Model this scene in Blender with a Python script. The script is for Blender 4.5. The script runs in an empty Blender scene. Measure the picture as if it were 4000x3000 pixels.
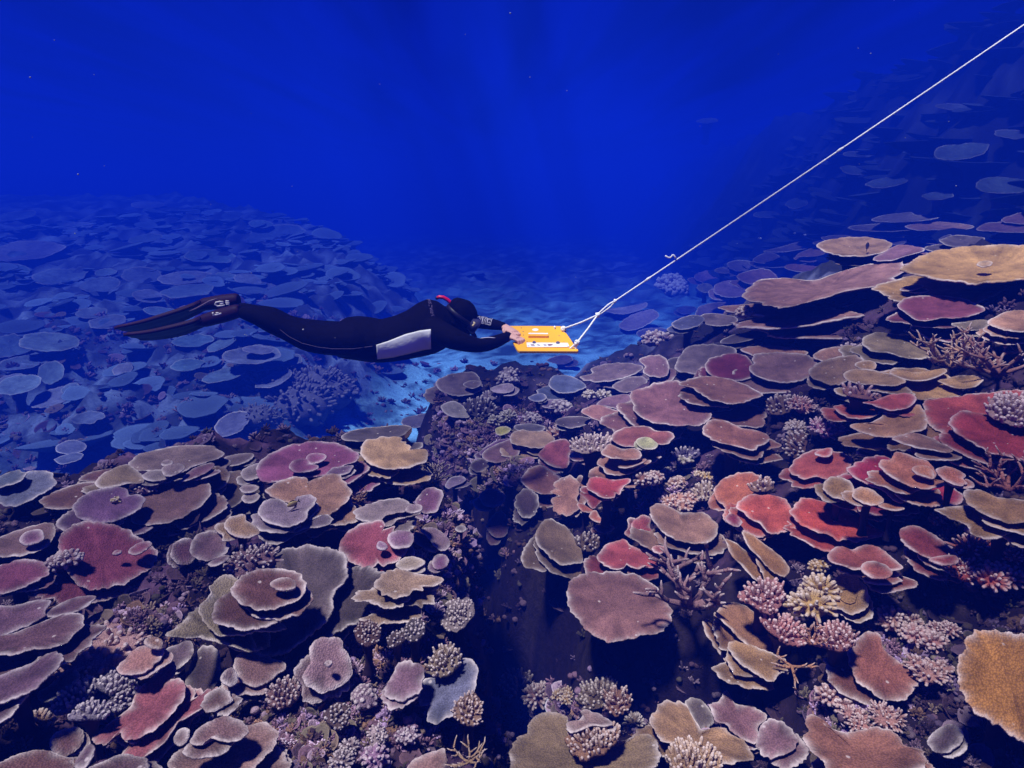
import bpy, math, random
import numpy as np
from mathutils import Vector, Matrix
from mathutils.bvhtree import BVHTree

R = math.radians
rng = np.random.default_rng(7)
random.seed(7)
scene = bpy.context.scene
col = scene.collection

# ------------------------------------------------------------------ camera, water light, sun, exposure
F_PX, PITCH = 2607.0, R(15.0)            # focal length in pixels of the 4000 px wide photograph
cam_data = bpy.data.cameras.new("camera")
cam = bpy.data.objects.new("camera", cam_data)
col.objects.link(cam)
cam.location = (0, 0, 0)
cam.rotation_euler = (R(90) - PITCH, 0, 0)
cam_data.sensor_width = 36.0
cam_data.lens = 36.0 * F_PX / 4000.0
cam_data.clip_start, cam_data.clip_end = 0.05, 1000.0
scene.camera = cam

SUN_TO = Vector((-0.28, -0.22, 0.93)).normalized()
world = bpy.data.worlds.new("World")
scene.world = world
world.use_nodes = True
wn, wl = world.node_tree.nodes, world.node_tree.links
bg = wn["Background"]
sky = wn.new("ShaderNodeTexSky")
sky.sky_type = 'NISHITA'
sky.sun_disc = False
sky.sun_elevation = math.asin(SUN_TO.z)
sky.sun_rotation = math.atan2(SUN_TO.x, SUN_TO.y)
tint = wn.new("ShaderNodeMix")            # daylight as the water column lets it through
tint.data_type, tint.blend_type = 'RGBA', 'MULTIPLY'
tint.inputs[0].default_value = 1.0
wl.new(sky.outputs[0], tint.inputs[6])
tint.inputs[7].default_value = (0.004, 0.02, 0.72, 1)
wl.new(tint.outputs[2], bg.inputs[0])
bg.inputs[1].default_value = 0.042

sun_data = bpy.data.lights.new("sun", 'SUN')
sun_data.energy = 5.0
sun_data.angle = R(6.0)
sun_data.color = (1.0, 0.90, 0.80)
sun = bpy.data.objects.new("sun", sun_data)
col.objects.link(sun)
sun.location = (0, 0, 30)
sun.rotation_euler = SUN_TO.to_track_quat('Z', 'Y').to_euler()

vs = scene.view_settings
vs.view_transform, vs.look, vs.exposure, vs.gamma = 'Standard', 'None', 1.2, 1.0
cy = scene.cycles
cy.use_denoising = True
cy.max_bounces, cy.diffuse_bounces, cy.glossy_bounces, cy.volume_bounces = 4, 2, 2, 0
cy.transparent_max_bounces = 8
cy.caustics_reflective = cy.caustics_refractive = False

# ------------------------------------------------------------------ helpers
def link(o, parent=None):
    col.objects.link(o)
    if parent is not None:
        o.parent = parent
    return o

def tag(o, label=None, cat=None, group=None, kind=None):
    if label: o["label"] = label
    if cat: o["category"] = cat
    if group: o["group"] = group
    if kind: o["kind"] = kind
    return o

def empty(name, loc):
    o = bpy.data.objects.new(name, None)
    o.empty_display_size = 0.1
    o.location = loc
    return link(o)

def mk(name, v, quads=None, tris=None, mat=None, parent=None, attrs=None, cattr=None, smooth=True, loc=None):
    """numpy verts/faces -> one mesh object"""
    me = bpy.data.meshes.new(name)
    v = np.asarray(v, np.float32).reshape(-1, 3)
    q = np.zeros((0, 4), np.int32) if quads is None else np.asarray(quads, np.int32).reshape(-1, 4)
    t = np.zeros((0, 3), np.int32) if tris is None else np.asarray(tris, np.int32).reshape(-1, 3)
    me.vertices.add(len(v)); me.vertices.foreach_set("co", v.ravel())
    nl = q.size + t.size
    me.loops.add(nl)
    me.loops.foreach_set("vertex_index", np.concatenate([q.ravel(), t.ravel()]))
    me.polygons.add(len(q) + len(t))
    tot = np.concatenate([np.full(len(q), 4), np.full(len(t), 3)]).astype(np.int32)
    st = np.concatenate([[0], np.cumsum(tot)[:-1]]).astype(np.int32) if len(tot) else np.zeros(0, np.int32)
    me.polygons.foreach_set("loop_start", st)
    me.polygons.foreach_set("loop_total", tot)
    me.polygons.foreach_set("use_smooth", np.full(len(tot), smooth))
    for an, av in (attrs or {}).items():
        a = me.attributes.new(an, 'FLOAT', 'POINT')
        a.data.foreach_set("value", np.asarray(av, np.float32))
    if cattr is not None:
        a = me.attributes.new("tone", 'FLOAT_COLOR', 'POINT')
        a.data.foreach_set("color", np.c_[cattr, np.ones(len(v))].astype(np.float32).ravel())
    me.update(calc_edges=True)
    me.validate()
    o = bpy.data.objects.new(name, me)
    if mat: me.materials.append(mat)
    if loc is not None: o.location = loc
    return link(o, parent)

def lin(c):
    c = np.asarray(c, float) / 255.0
    return np.where(c <= 0.04045, c / 12.92, ((c + 0.055) / 1.055) ** 2.4)

_S, _C = math.sin(PITCH), math.cos(PITCH)
def rays(P):
    """pixels of the 4000x3000 photograph -> unit world directions"""
    P = np.atleast_2d(np.asarray(P, float))
    u, v = (P[:, 0] - 2000) / F_PX, (1500 - P[:, 1]) / F_PX
    d = np.c_[u, _C + v * _S, -_S + v * _C]
    return d / np.linalg.norm(d, axis=1)[:, None]

def at(px, py, Y):
    d = rays((px, py))[0]
    return Vector(d * (Y / d[1]))

def sm(a, b, t):
    t = np.clip((t - a) / (b - a), 0, 1)
    return t * t * (3 - 2 * t)

def _hash(i, j, s):
    n = (i.astype(np.int64) * 374761393 + j.astype(np.int64) * 668265263 + s * 1442695041) & 0xFFFFFFFF
    n = ((n ^ (n >> 13)) * 1274126177) & 0xFFFFFFFF
    return ((n ^ (n >> 16)) & 0xFFFF) / 65535.0

def vnoise(x, y, s=0):
    xi, yi = np.floor(x), np.floor(y)
    fx, fy = x - xi, y - yi
    fx, fy = fx * fx * (3 - 2 * fx), fy * fy * (3 - 2 * fy)
    a, b = _hash(xi, yi, s), _hash(xi + 1, yi, s)
    c, d = _hash(xi, yi + 1, s), _hash(xi + 1, yi + 1, s)
    return (a * (1 - fx) + b * fx) * (1 - fy) + (c * (1 - fx) + d * fx) * fy - 0.5

def fbm(x, y, f, o=4, s=0, g=0.5):
    r, a = 0, 1.0
    for k in range(o):
        r = r + a * vnoise(x * f, y * f, s + k * 17)
        f *= 2.07; a *= g
    return r

# ------------------------------------------------------------------ sea floor relief
GULLY = np.array([(-0.6, 6.6), (-0.26, 5.2), (-0.08, 4.1), (0.05, 3.5), (0.22, 2.95), (0.5, 2.78), (0.85, 2.75), (1.15, 2.65)])
GDEEP = np.array([0.15, 0.8, 1.2, 1.2, 1.1, 0.9, 0.75, 0.4])

def height0(x, y):
    x, y = np.asarray(x, float), np.asarray(y, float)
    base = np.maximum(-5.4 - 0.13 * np.maximum(y - 19, 0), -12.5) + 0.0 * x
    wx = x + 0.22 * vnoise(y * 1.1, x * 0.5, 61) + 0.16 * vnoise(y * 2.7, x * 1.7, 63)
    # near left mound
    yl = 5.15 - 0.95 * sm(-1.9, -3.2, x) - 0.5 * sm(-0.9, 0.0, x)
    L = sm(0.8, -0.35, y - yl) * sm(0.25, -0.4, wx - 0.02)
    zl = -1.80 + 0.08 * sm(-0.5, -2.5, x)
    # right mound, climbing to the right
    xe = -0.25 - 0.85 * sm(5.4, 8.0, y)
    lo = -0.45 - 0.75 * sm(5.0, 6.6, y)
    Rm = sm(0, 1, (wx - xe - lo) / (0.35 - lo)) * sm(12.5, 9.3, y)
    zr = np.maximum(np.minimum(-2.5 + 0.43 * x, -0.62 + 0.02 * x) - 0.05 * np.maximum(y - 5, 0), -2.42)
    near = sm(3.2, 2.2, y)
    z = base
    z = np.maximum(z, base + (zl - base) * L)
    z = np.maximum(z, base + (zr - base) * Rm)
    zn = zl + (zr - zl) * sm(-0.5, 0.5, x)
    z = np.where(y < 3.2, np.maximum(z, base + (zn - base) * near), z)
    saddle = sm(4.3, 5.2, y) * sm(8.6, 7.2, y) * sm(-1.35, -0.9, x) * sm(1.0, 0.3, x)
    z = np.maximum(z, base + (-2.85 - 0.12 * (y - 5) - base) * saddle)
    # gully
    g = np.zeros_like(z)
    for k in range(len(GULLY) - 1):
        a, b = GULLY[k], GULLY[k + 1]
        ab = b - a
        t = np.clip(((wx - a[0]) * ab[0] + (y - a[1]) * ab[1]) / (ab @ ab), 0, 1)
        d2 = (wx - a[0] - t * ab[0]) ** 2 + (y - a[1] - t * ab[1]) ** 2
        w = 0.21
        g = np.maximum(g, (GDEEP[k] * (1 - t) + GDEEP[k + 1] * t) * np.exp(-d2 / (w * w)))
    z = z - g
    # far left reef
    x_, y_ = x / 1.25, y / 1.25
    xb = -3.5 - 0.035 * (y_ - 9) - 0.012 * np.maximum(y_ - 14, 0) ** 2
    Fm = sm(0, 1, ((1.1 + 0.26 * np.maximum(y_ - 10, 0)) - (x_ - xb + 1.6 * vnoise(x_ * .5, y_ * .5, 71))) / (2.7 + 0.26 * np.maximum(y_ - 10, 0))) * sm(7.0, 9.5, y_) * sm(75, 55, y_)
    zf = 1.25 * (-3.35 + 0.085 * (y_ - 9) - 0.25 * sm(-2, -6, x_) * sm(14, 9, y_))
    z = np.maximum(z, base + (zf - base) * Fm)
    # far right wall
    xw = 6.3 + 0.11 * y + 2.2 * vnoise(y * 0.22, x * 0.1, 81)
    zw = np.minimum(-5.4 + 1.35 * np.maximum(x - xw, 0), 6.0)
    Wm = sm(9.5, 13.5, y)
    z = np.maximum(z, base + (zw - base) * Wm)
    return z

def sandiness(x, y):
    z = height0(x, y)
    return sm(-4.4, -5.2, z) * sm(6.0, 9.0, y) * sm(55, 20, y)

def height(x, y):
    x, y = np.asarray(x, float), np.asarray(y, float)
    r = np.sqrt(x * x + y * y)
    s = sandiness(x, y)
    far = sm(7, 14, r)
    z = height0(x, y)
    n = fbm(x, y, 2.2, 5, 3, 0.55) * 0.26
    n2 = fbm(x, y, 0.8, 4, 9) * 0.9 + 0.55 * np.abs(fbm(x, y, 0.45, 3, 19))
    return z + (1 - 0.8 * s) * (n * (1 + 0.6 * far) + n2 * far * 0.8) + s * fbm(x, y, 2.2, 4, 5) * 0.035

_T = np.geomspace(0.6, 160, 900)
def hit(px, py):
    d = rays((px, py))[0]
    P = _T[:, None] * d
    below = P[:, 2] < height(P[:, 0], P[:, 1])
    k = int(np.argmax(below)) if below.any() else len(_T) - 1
    return _T[max(k, 1)], d

# ------------------------------------------------------------------ materials
def mat_new(name):
    m = bpy.data.materials.new(name)
    m.use_nodes = True
    return m, m.node_tree.nodes, m.node_tree.links, m.node_tree.nodes["Principled BSDF"]

def simple(name, c, rough=0.6, spec=0.3, bump=0.0, bscale=60, mott=0.0, mscale=8, srgb=True):
    m, n, l, p = mat_new(name)
    c = lin(c) if srgb else np.asarray(c)
    p.inputs["Roughness"].default_value = rough
    p.inputs["Specular IOR Level"].default_value = spec
    p.inputs["Base Color"].default_value = (*c, 1)
    tc = n.new("ShaderNodeTexCoord")
    if mott:
        nz = n.new("ShaderNodeTexNoise"); nz.inputs["Scale"].default_value = mscale; nz.inputs["Detail"].default_value = 5
        l.new(tc.outputs["Object"], nz.inputs["Vector"])
        mx = n.new("ShaderNodeMix"); mx.data_type = 'RGBA'
        mx.inputs[6].default_value = (*(c * (1 - mott)), 1); mx.inputs[7].default_value = (*np.minimum(c * (1 + mott), 1), 1)
        l.new(nz.outputs[0], mx.inputs[0]); l.new(mx.outputs[2], p.inputs["Base Color"])
    if bump:
        nb = n.new("ShaderNodeTexNoise"); nb.inputs["Scale"].default_value = bscale; nb.inputs["Detail"].default_value = 4
        l.new(tc.outputs["Object"], nb.inputs["Vector"])
        b = n.new("ShaderNodeBump"); b.inputs["Strength"].default_value = bump; b.inputs["Distance"].default_value = 0.01
        l.new(nb.outputs[0], b.inputs["Height"]); l.new(b.outputs[0], p.inputs["Normal"])
    return m

def coral_material():
    """object colour over the colony, pale growing margin from the rim attribute, polyp relief"""
    m, n, l, p = mat_new("coral_skin")
    p.inputs["Roughness"].default_value = 0.85
    p.inputs["Specular IOR Level"].default_value = 0.15
    oi = n.new("ShaderNodeObjectInfo")
    tc = n.new("ShaderNodeTexCoord")
    add = n.new("ShaderNodeVectorMath"); add.operation = 'ADD'
    sc = n.new("ShaderNodeMath"); sc.operation = 'MULTIPLY'; sc.inputs[1].default_value = 37.0
    l.new(oi.outputs["Random"], sc.inputs[0])
    l.new(tc.outputs["Object"], add.inputs[0]); l.new(sc.outputs[0], add.inputs[1])
    n1 = n.new("ShaderNodeTexNoise"); n1.inputs["Scale"].default_value = 7; n1.inputs["Detail"].default_value = 6; n1.inputs["Roughness"].default_value = 0.65
    l.new(add.outputs[0], n1.inputs["Vector"])
    r1 = n.new("ShaderNodeMapRange"); r1.inputs[1].default_value = 0.3; r1.inputs[2].default_value = 0.7
    r1.inputs[3].default_value = 0.6; r1.inputs[4].default_value = 1.34
    l.new(n1.outputs[0], r1.inputs[0])
    vo = n.new("ShaderNodeTexVoronoi"); vo.inputs["Scale"].default_value = 150
    l.new(add.outputs[0], vo.inputs["Vector"])
    r2 = n.new("ShaderNodeMapRange"); r2.inputs[1].default_value = 0.0; r2.inputs[2].default_value = 0.75
    r2.inputs[3].default_value = 1.25; r2.inputs[4].default_value = 0.62
    l.new(vo.outputs["Distance"], r2.inputs[0])
    st = n.new("ShaderNodeAttribute"); st.attribute_name = "streak"
    sa = n.new("ShaderNodeMath"); sa.operation = 'MULTIPLY_ADD'; sa.inputs[1].default_value = 0.15; sa.inputs[2].default_value = 1.0
    l.new(st.outputs["Fac"], sa.inputs[0])
    m0 = n.new("ShaderNodeMath"); m0.operation = 'MULTIPLY'
    l.new(r1.outputs[0], m0.inputs[0]); l.new(sa.outputs[0], m0.inputs[1])
    mm = n.new("ShaderNodeMath"); mm.operation = 'MULTIPLY'
    l.new(m0.outputs[0], mm.inputs[0]); l.new(r2.outputs[0], mm.inputs[1])
    ml = n.new("ShaderNodeVectorMath"); ml.operation = 'SCALE'
    l.new(oi.outputs["Color"], ml.inputs[0]); l.new(mm.outputs[0], ml.inputs["Scale"])
    rim = n.new("ShaderNodeAttribute"); rim.attribute_name = "rim"
    n3 = n.new("ShaderNodeTexNoise"); n3.inputs["Scale"].default_value = 26; n3.inputs["Detail"].default_value = 3
    l.new(add.outputs[0], n3.inputs["Vector"])
    r3 = n.new("ShaderNodeMapRange"); r3.inputs[1].default_value = 0.25; r3.inputs[2].default_value = 0.75
    r3.inputs[3].default_value = 0.35; r3.inputs[4].default_value = 1.0
    l.new(n3.outputs[0], r3.inputs[0])
    rf = n.new("ShaderNodeMath"); rf.operation = 'MULTIPLY'; rf.use_clamp = True
    l.new(rim.outputs["Fac"], rf.inputs[0]); l.new(r3.outputs[0], rf.inputs[1])
    pale = n.new("ShaderNodeMix"); pale.data_type = 'RGBA'; pale.inputs[0].default_value = 0.85
    l.new(oi.outputs["Color"], pale.inputs[6]); pale.inputs[7].default_value = (0.72, 0.60, 0.56, 1)
    mx = n.new("ShaderNodeMix"); mx.data_type = 'RGBA'
    l.new(rf.outputs[0], mx.inputs[0]); l.new(ml.outputs[0], mx.inputs[6]); l.new(pale.outputs[2], mx.inputs[7])
    # scattered bleached specks
    v2 = n.new("ShaderNodeTexVoronoi"); v2.inputs["Scale"].default_value = 11
    l.new(add.outputs[0], v2.inputs["Vector"])
    r4 = n.new("ShaderNodeMapRange"); r4.inputs[1].default_value = 0.05; r4.inputs[2].default_value = 0.09
    r4.inputs[3].default_value = 0.55; r4.inputs[4].default_value = 0.0
    l.new(v2.outputs["Distance"], r4.inputs[0])
    mx2 = n.new("ShaderNodeMix"); mx2.data_type = 'RGBA'
    l.new(r4.outputs[0], mx2.inputs[0]); l.new(mx.outputs[2], mx2.inputs[6]); l.new(pale.outputs[2], mx2.inputs[7])
    l.new(mx2.outputs[2], p.inputs["Base Color"])
    b = n.new("ShaderNodeBump"); b.inputs["Strength"].default_value = 0.55; b.inputs["Distance"].default_value = 0.01
    hs = n.new("ShaderNodeMath"); hs.operation = 'MULTIPLY_ADD'; hs.inputs[1].default_value = -0.6
    l.new(vo.outputs["Distance"], hs.inputs[0]); l.new(n1.outputs[0], hs.inputs[2])
    l.new(hs.outputs[0], b.inputs["Height"]); l.new(b.outputs[0], p.inputs["Normal"])
    return m

def tone_material(name, rough=0.9, scale=14, lo=0.55, hi=1.45, bump=0.9):
    """per-vertex tone times a mottling, used by the rubble and the sea floor"""
    m, n, l, p = mat_new(name)
    p.inputs["Roughness"].default_value = rough
    p.inputs["Specular IOR Level"].default_value = 0.1
    a = n.new("ShaderNodeAttribute"); a.attribute_name = "tone"
    tc = n.new("ShaderNodeTexCoord")
    nz = n.new("ShaderNodeTexNoise"); nz.inputs["Scale"].default_value = scale; nz.inputs["Detail"].default_value = 7; nz.inputs["Roughness"].default_value = 0.7
    l.new(tc.outputs["Object"], nz.inputs["Vector"])
    r = n.new("ShaderNodeMapRange"); r.inputs[1].default_value = 0.3; r.inputs[2].default_value = 0.7; r.inputs[3].default_value = lo; r.inputs[4].default_value = hi
    l.new(nz.outputs[0], r.inputs[0])
    s = n.new("ShaderNodeVectorMath"); s.operation = 'SCALE'
    l.new(a.outputs["Color"], s.inputs[0]); l.new(r.outputs[0], s.inputs["Scale"])
    l.new(s.outputs[0], p.inputs["Base Color"])
    b = n.new("ShaderNodeBump"); b.inputs["Strength"].default_value = bump; b.inputs["Distance"].default_value = 0.03
    l.new(nz.outputs[0], b.inputs["Height"]); l.new(b.outputs[0], p.inputs["Normal"])
    return m

CORAL = coral_material()
FLOOR = tone_material("reef_rock")
RUBBLE = tone_material("rubble_skin", scale=30, lo=0.7, hi=1.3)
STALK = simple("coral_stalk", (52, 36, 44), 0.9, 0.1, 0.6, 20, 0.4, 10)

# ------------------------------------------------------------------ sea floor (one sheet) and the water around it
def build_floor():
    nr, nt = 420, 380
    r = np.geomspace(0.5, 125, nr)
    th = np.linspace(R(-118), R(118), nt)
    RR, TT = np.meshgrid(r, th, indexing='ij')
    X, Y = RR * np.sin(TT), RR * np.cos(TT)
    Z = height(X, Y)
    idx = np.arange(nr * nt).reshape(nr, nt)
    q = np.stack([idx[:-1, :-1], idx[:-1, 1:], idx[1:, 1:], idx[1:, :-1]], -1).reshape(-1, 4)
    s = sandiness(X, Y)
    m1 = sm(-0.05, 0.35, fbm(X, Y, 3.0, 4, 31))
    m2 = sm(0.05, 0.4, fbm(X, Y, 7.0, 4, 41))
    rock = lin((30, 20, 27)); pink = lin((78, 54, 72)); olive = lin((62, 50, 42))
    crust = (0.5 + 0.5 * sm(0.2, -0.5, X) * sm(7, 5, Y) + 0.25 * sm(5.5, 7, Y))[..., None]
    tone = rock[None, None] * (1 - m1[..., None] * crust) + pink[None, None] * m1[..., None] * crust * 1.5
    tone = tone * (1 - m2[..., None] * 0.4) + olive[None, None] * m2[..., None] * 0.4
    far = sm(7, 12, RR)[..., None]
    tone = tone * (1 - far * 0.45) + far * 0.45 * lin((72, 98, 120))[None, None] * (0.3 + 1.8 * m1[..., None])  # water haze painted into the far rock as a blue tone
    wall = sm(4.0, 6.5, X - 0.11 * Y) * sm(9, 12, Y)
    tone = tone * (1 - 0.9 * wall[..., None])  # the far wall's dimness is put into its tone
    sand = lin((112, 160, 190))[None, None] * np.clip(0.70 + 2.2 * fbm(X, Y, 1.5, 6, 77, 0.72), .2, 1.1)[..., None]  # blue scattered by the water is painted into the sand
    tone = tone * (1 - s[..., None]) + sand * s[..., None]
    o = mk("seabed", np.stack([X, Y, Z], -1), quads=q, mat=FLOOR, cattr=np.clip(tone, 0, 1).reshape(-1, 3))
    return tag(o, "dark reef rock with a deep gully and a pale sand channel", kind="structure")
build_floor()

def build_haze():
    x, y0, y1, z0, z1 = 150.0, -70.0, 150.0, -14.0, 6.6
    v = [(sx * x, y, z) for z in (z0, z1) for y in (y0, y1) for sx in (-1, 1)]
    q = [(0, 2, 3, 1), (4, 5, 7, 6), (0, 1, 5, 4), (2, 6, 7, 3), (0, 4, 6, 2), (1, 3, 7, 5)]
    m = bpy.data.materials.new("sea_water")
    m.use_nodes = True
    n, l = m.node_tree.nodes, m.node_tree.links
    n.clear()
    out = n.new("ShaderNodeOutputMaterial")
    pv = n.new("ShaderNodeVolumePrincipled")
    pv.inputs["Color"].default_value = (0.004, 0.033, 0.60, 1)
    pv.inputs["Absorption Color"].default_value = (0.0, 0.04, 1.0, 1)
    pv.inputs["Density"].default_value = 0.053
    l.new(pv.outputs[0], out.inputs["Volume"])
    o = mk("haze", v, quads=q, mat=m, smooth=False)
    return tag(o, "clear blue sea water fading the far reef", kind="stuff")
build_haze()

def build_surface():
    """flat sheet added at the sea surface: its pattern breaks daylight into shafts"""
    m = bpy.data.materials.new("shaft_sheet")
    m.use_nodes = True
    n, l = m.node_tree.nodes, m.node_tree.links
    n.clear()
    out = n.new("ShaderNodeOutputMaterial")
    tr = n.new("ShaderNodeBsdfTransparent")
    tc = n.new("ShaderNodeTexCoord")
    nz = n.new("ShaderNodeTexNoise"); nz.inputs["Scale"].default_value = 0.11; nz.inputs["Detail"].default_value = 3.0; nz.inputs["Roughness"].default_value = 0.55; nz.inputs["Distortion"].default_value = 0.6
    mp = n.new("ShaderNodeMapping"); mp.inputs["Scale"].default_value = (3.0, 0.30, 1.0)      # pattern stretched away from the camera to shape the light shafts
    l.new(tc.outputs["Object"], mp.inputs["Vector"]); l.new(mp.outputs[0], nz.inputs["Vector"])
    r = n.new("ShaderNodeMapRange"); r.inputs[1].default_value = 0.34; r.inputs[2].default_value = 0.62
    r.inputs[3].default_value = 0.30; r.inputs[4].default_value = 1.0
    l.new(nz.outputs[0], r.inputs[0])
    l.new(r.outputs[0], tr.inputs[0])
    l.new(tr.outputs[0], out.inputs["Surface"])
    o = mk("shaft_sheet", [(-260, -175, 0), (260, -175, 0), (260, 255, 0), (-260, 255, 0)], quads=[(0, 3, 2, 1)], mat=m, smooth=False, loc=(SURF_X, SURF_Y, 6.75))
    return tag(o, "flat sheet added at the sea surface to streak the daylight", kind="structure")
SURF_X, SURF_Y = -23.0, 9.0
build_surface()

# ------------------------------------------------------------------ coral builders
CROP = {"A": (0, 1500, .45208), "B": (1000, 1500, .45208), "C": (2000, 1500, .45208), "D": (3000, 1500, .45208),
        "E": (0, 2250, .45208), "F": (1000, 2250, .45208), "G": (2000, 2250, .45208), "H": (3000, 2250, .45208),
        "I": (0, 600, .60579), "J": (1330, 600, .60579), "K": (2660, 600, .60579), "Q": (2700, 400, .58770), "Z": (0, 0, 1.80832)}
SEEN = dict(olive=(126, 120, 104), grey=(116, 110, 116), mauve=(128, 102, 118), lilac=(132, 122, 150), purple=(118, 84, 128),
            plum=(126, 72, 96), tan=(152, 124, 104), cream=(176, 158, 122), brown=(114, 84, 80), red=(168, 74, 78), salmon=(192, 94, 78),
            orange=(176, 112, 84), mustard=(172, 132, 62), pink=(164, 112, 118), crimson=(146, 48, 74), blue=(92, 108, 146),
            dark=(78, 66, 78), yellow=(186, 168, 84), white=(204, 198, 200), green=(120, 126, 112), slate=(98, 96, 104), pale=(158, 150, 156))
GAIN = np.array([0.82, 0.62, 0.56])
def tone_of(c):
    v = lin(SEEN[c] if isinstance(c, str) else c)
    v = 0.9 * v + 0.1 * v.mean()
    return np.clip(v * GAIN, 0, 0.9)

def pts(crop, s):
    x0, y0, k = CROP[crop]
    P = np.array([[float(t) for t in p.split(",")] for p in s.split()])
    return P * k + np.array([x0, y0])

def ell(crop, cx, cy, rx, ry, rot=0, lob=0.06, n=14):
    x0, y0, k = CROP[crop]
    a = np.linspace(0, 2 * np.pi, n, endpoint=False)
    w = 1 + lob * rng.standard_normal(n)
    x, y = rx * w * np.cos(a), ry * w * np.sin(a)
    c, s = math.cos(R(rot)), math.sin(R(rot))
    return np.c_[(cx + x * c - y * s) * k + x0, (cy + x * s + y * c) * k + y0]

def smooth_closed(P, n):
    """closed Catmull-Rom through P, n points evenly along its length"""
    m = len(P)
    t = np.linspace(0, 1, 12, endpoint=False)[:, None]
    out = []
    for i in range(m):
        p0, p1, p2, p3 = P[i - 1], P[i], P[(i + 1) % m], P[(i + 2) % m]
        out.append(0.5 * (2 * p1 + (p2 - p0) * t + (2 * p0 - 5 * p1 + 4 * p2 - p3) * t * t + (3 * p1 - p0 - 3 * p2 + p3) * t ** 3))
    Q = np.vstack(out)
    Qc = np.vstack([Q, Q[:1]])
    s = np.r_[0, np.cumsum(np.linalg.norm(np.diff(Qc, axis=0), axis=1))]
    u = np.linspace(0, s[-1], n, endpoint=False)
    return np.c_[np.interp(u, s, Qc[:, 0]), np.interp(u, s, Qc[:, 1])]

def centroid(P):
    x, y = P[:, 0], P[:, 1]
    x1, y1 = np.roll(x, -1), np.roll(y, -1)
    c = x * y1 - x1 * y
    A = c.sum() / 2
    if abs(A) < 1: return P.mean(0)
    return np.array([((x + x1) * c).sum(), ((y + y1) * c).sum()]) / (6 * A)

def inside(P, X, Y):
    r = np.zeros(X.shape, bool)
    x, y = P[:, 0], P[:, 1]
    x1, y1 = np.roll(x, -1), np.roll(y, -1)
    for i in range(len(P)):
        c = ((y[i] > Y) != (y1[i] > Y))
        with np.errstate(divide='ignore', invalid='ignore'):
            c &= X < (x1[i] - x[i]) * (Y - y[i]) / (y1[i] - y[i] + 1e-12) + x[i]
        r ^= c
    return r

PLACED = []          # (outline px, plane point, normal) of plates already standing, back to front
GRID = 14.0
def seat(P, lift, blend=0.62, fixed=None):
    """where a plate with this outline stands: point on the view line, unit normal, distance"""
    c = centroid(P)
    dist, d = hit(*c)
    D = rays(P)
    e1 = np.cross(d, (0, 0, 1)); e1 /= np.linalg.norm(e1)
    e2 = np.cross(e1, d)
    a, b = D @ e1, D @ e2
    M = np.cov(np.c_[a, b].T)
    w, V = np.linalg.eigh(M)
    ratio = float(np.clip(math.sqrt(max(w[0], 1e-12) / w[1]), 0.16, 0.97))
    mdir = V[0, 0] * e1 + V[1, 0] * e2
    if mdir[2] < 0: mdir = -mdir
    n = ratio * -d + math.sqrt(1 - ratio * ratio) * mdir
    n = n * blend + np.array([0, 0, 1.0]) * (1 - blend)
    n /= np.linalg.norm(n)
    dn = float(-(n @ d))
    if dn < 0.14:
        n = n - d * (0.14 - dn); n /= np.linalg.norm(n)
    if fixed is not None: n = fixed
    s = dist * (1 - lift)
    def plane_pts(s):
        den = np.minimum(D @ n, -0.05)
        return D * (s * (d @ n) / den)[:, None]
    for _ in range(16):                       # clear of the rock
        W = plane_pts(s)
        c3 = d * s
        low = np.mean(W[:, 2] < height(W[:, 0], W[:, 1]) + 0.03)
        if low < 0.12 and c3[2] > float(height(c3[0], c3[1])) + 0.05: break
        s *= 0.97
    # in front of what it overlaps
    x0, y0 = P.min(0); x1, y1 = P.max(0)
    gx, gy = np.meshgrid(np.arange(x0, x1, GRID), np.arange(y0, y1, GRID))
    ins = inside(P, gx, gy)
    gp = np.c_[gx[ins], gy[ins]]
    f = 1.0
    if len(gp):
        dg = rays(gp)
        tn = s * (d @ n) / np.minimum(dg @ n, -0.05)
        for Q, qp, qn in PLACED:
            if Q[:, 0].min() > x1 or Q[:, 0].max() < x0 or Q[:, 1].min() > y1 or Q[:, 1].max() < y0: continue
            k = inside(Q, gp[:, 0], gp[:, 1])
            if not k.any(): continue
            tq = (qp @ qn) / np.minimum(dg[k] @ qn, -0.05)
            f = min(f, float(np.min((tq * 0.985 - 0.02) / tn[k])))
    s *= max(f, 0.8)
    PLACED.append((P, d * s, n))
    return d * s, n, s, D, d

def basis(n):
    e1 = np.cross((0.0, 1.0, 0.0), n); e1 /= np.linalg.norm(e1)
    return e1, np.cross(n, e1)

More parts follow.
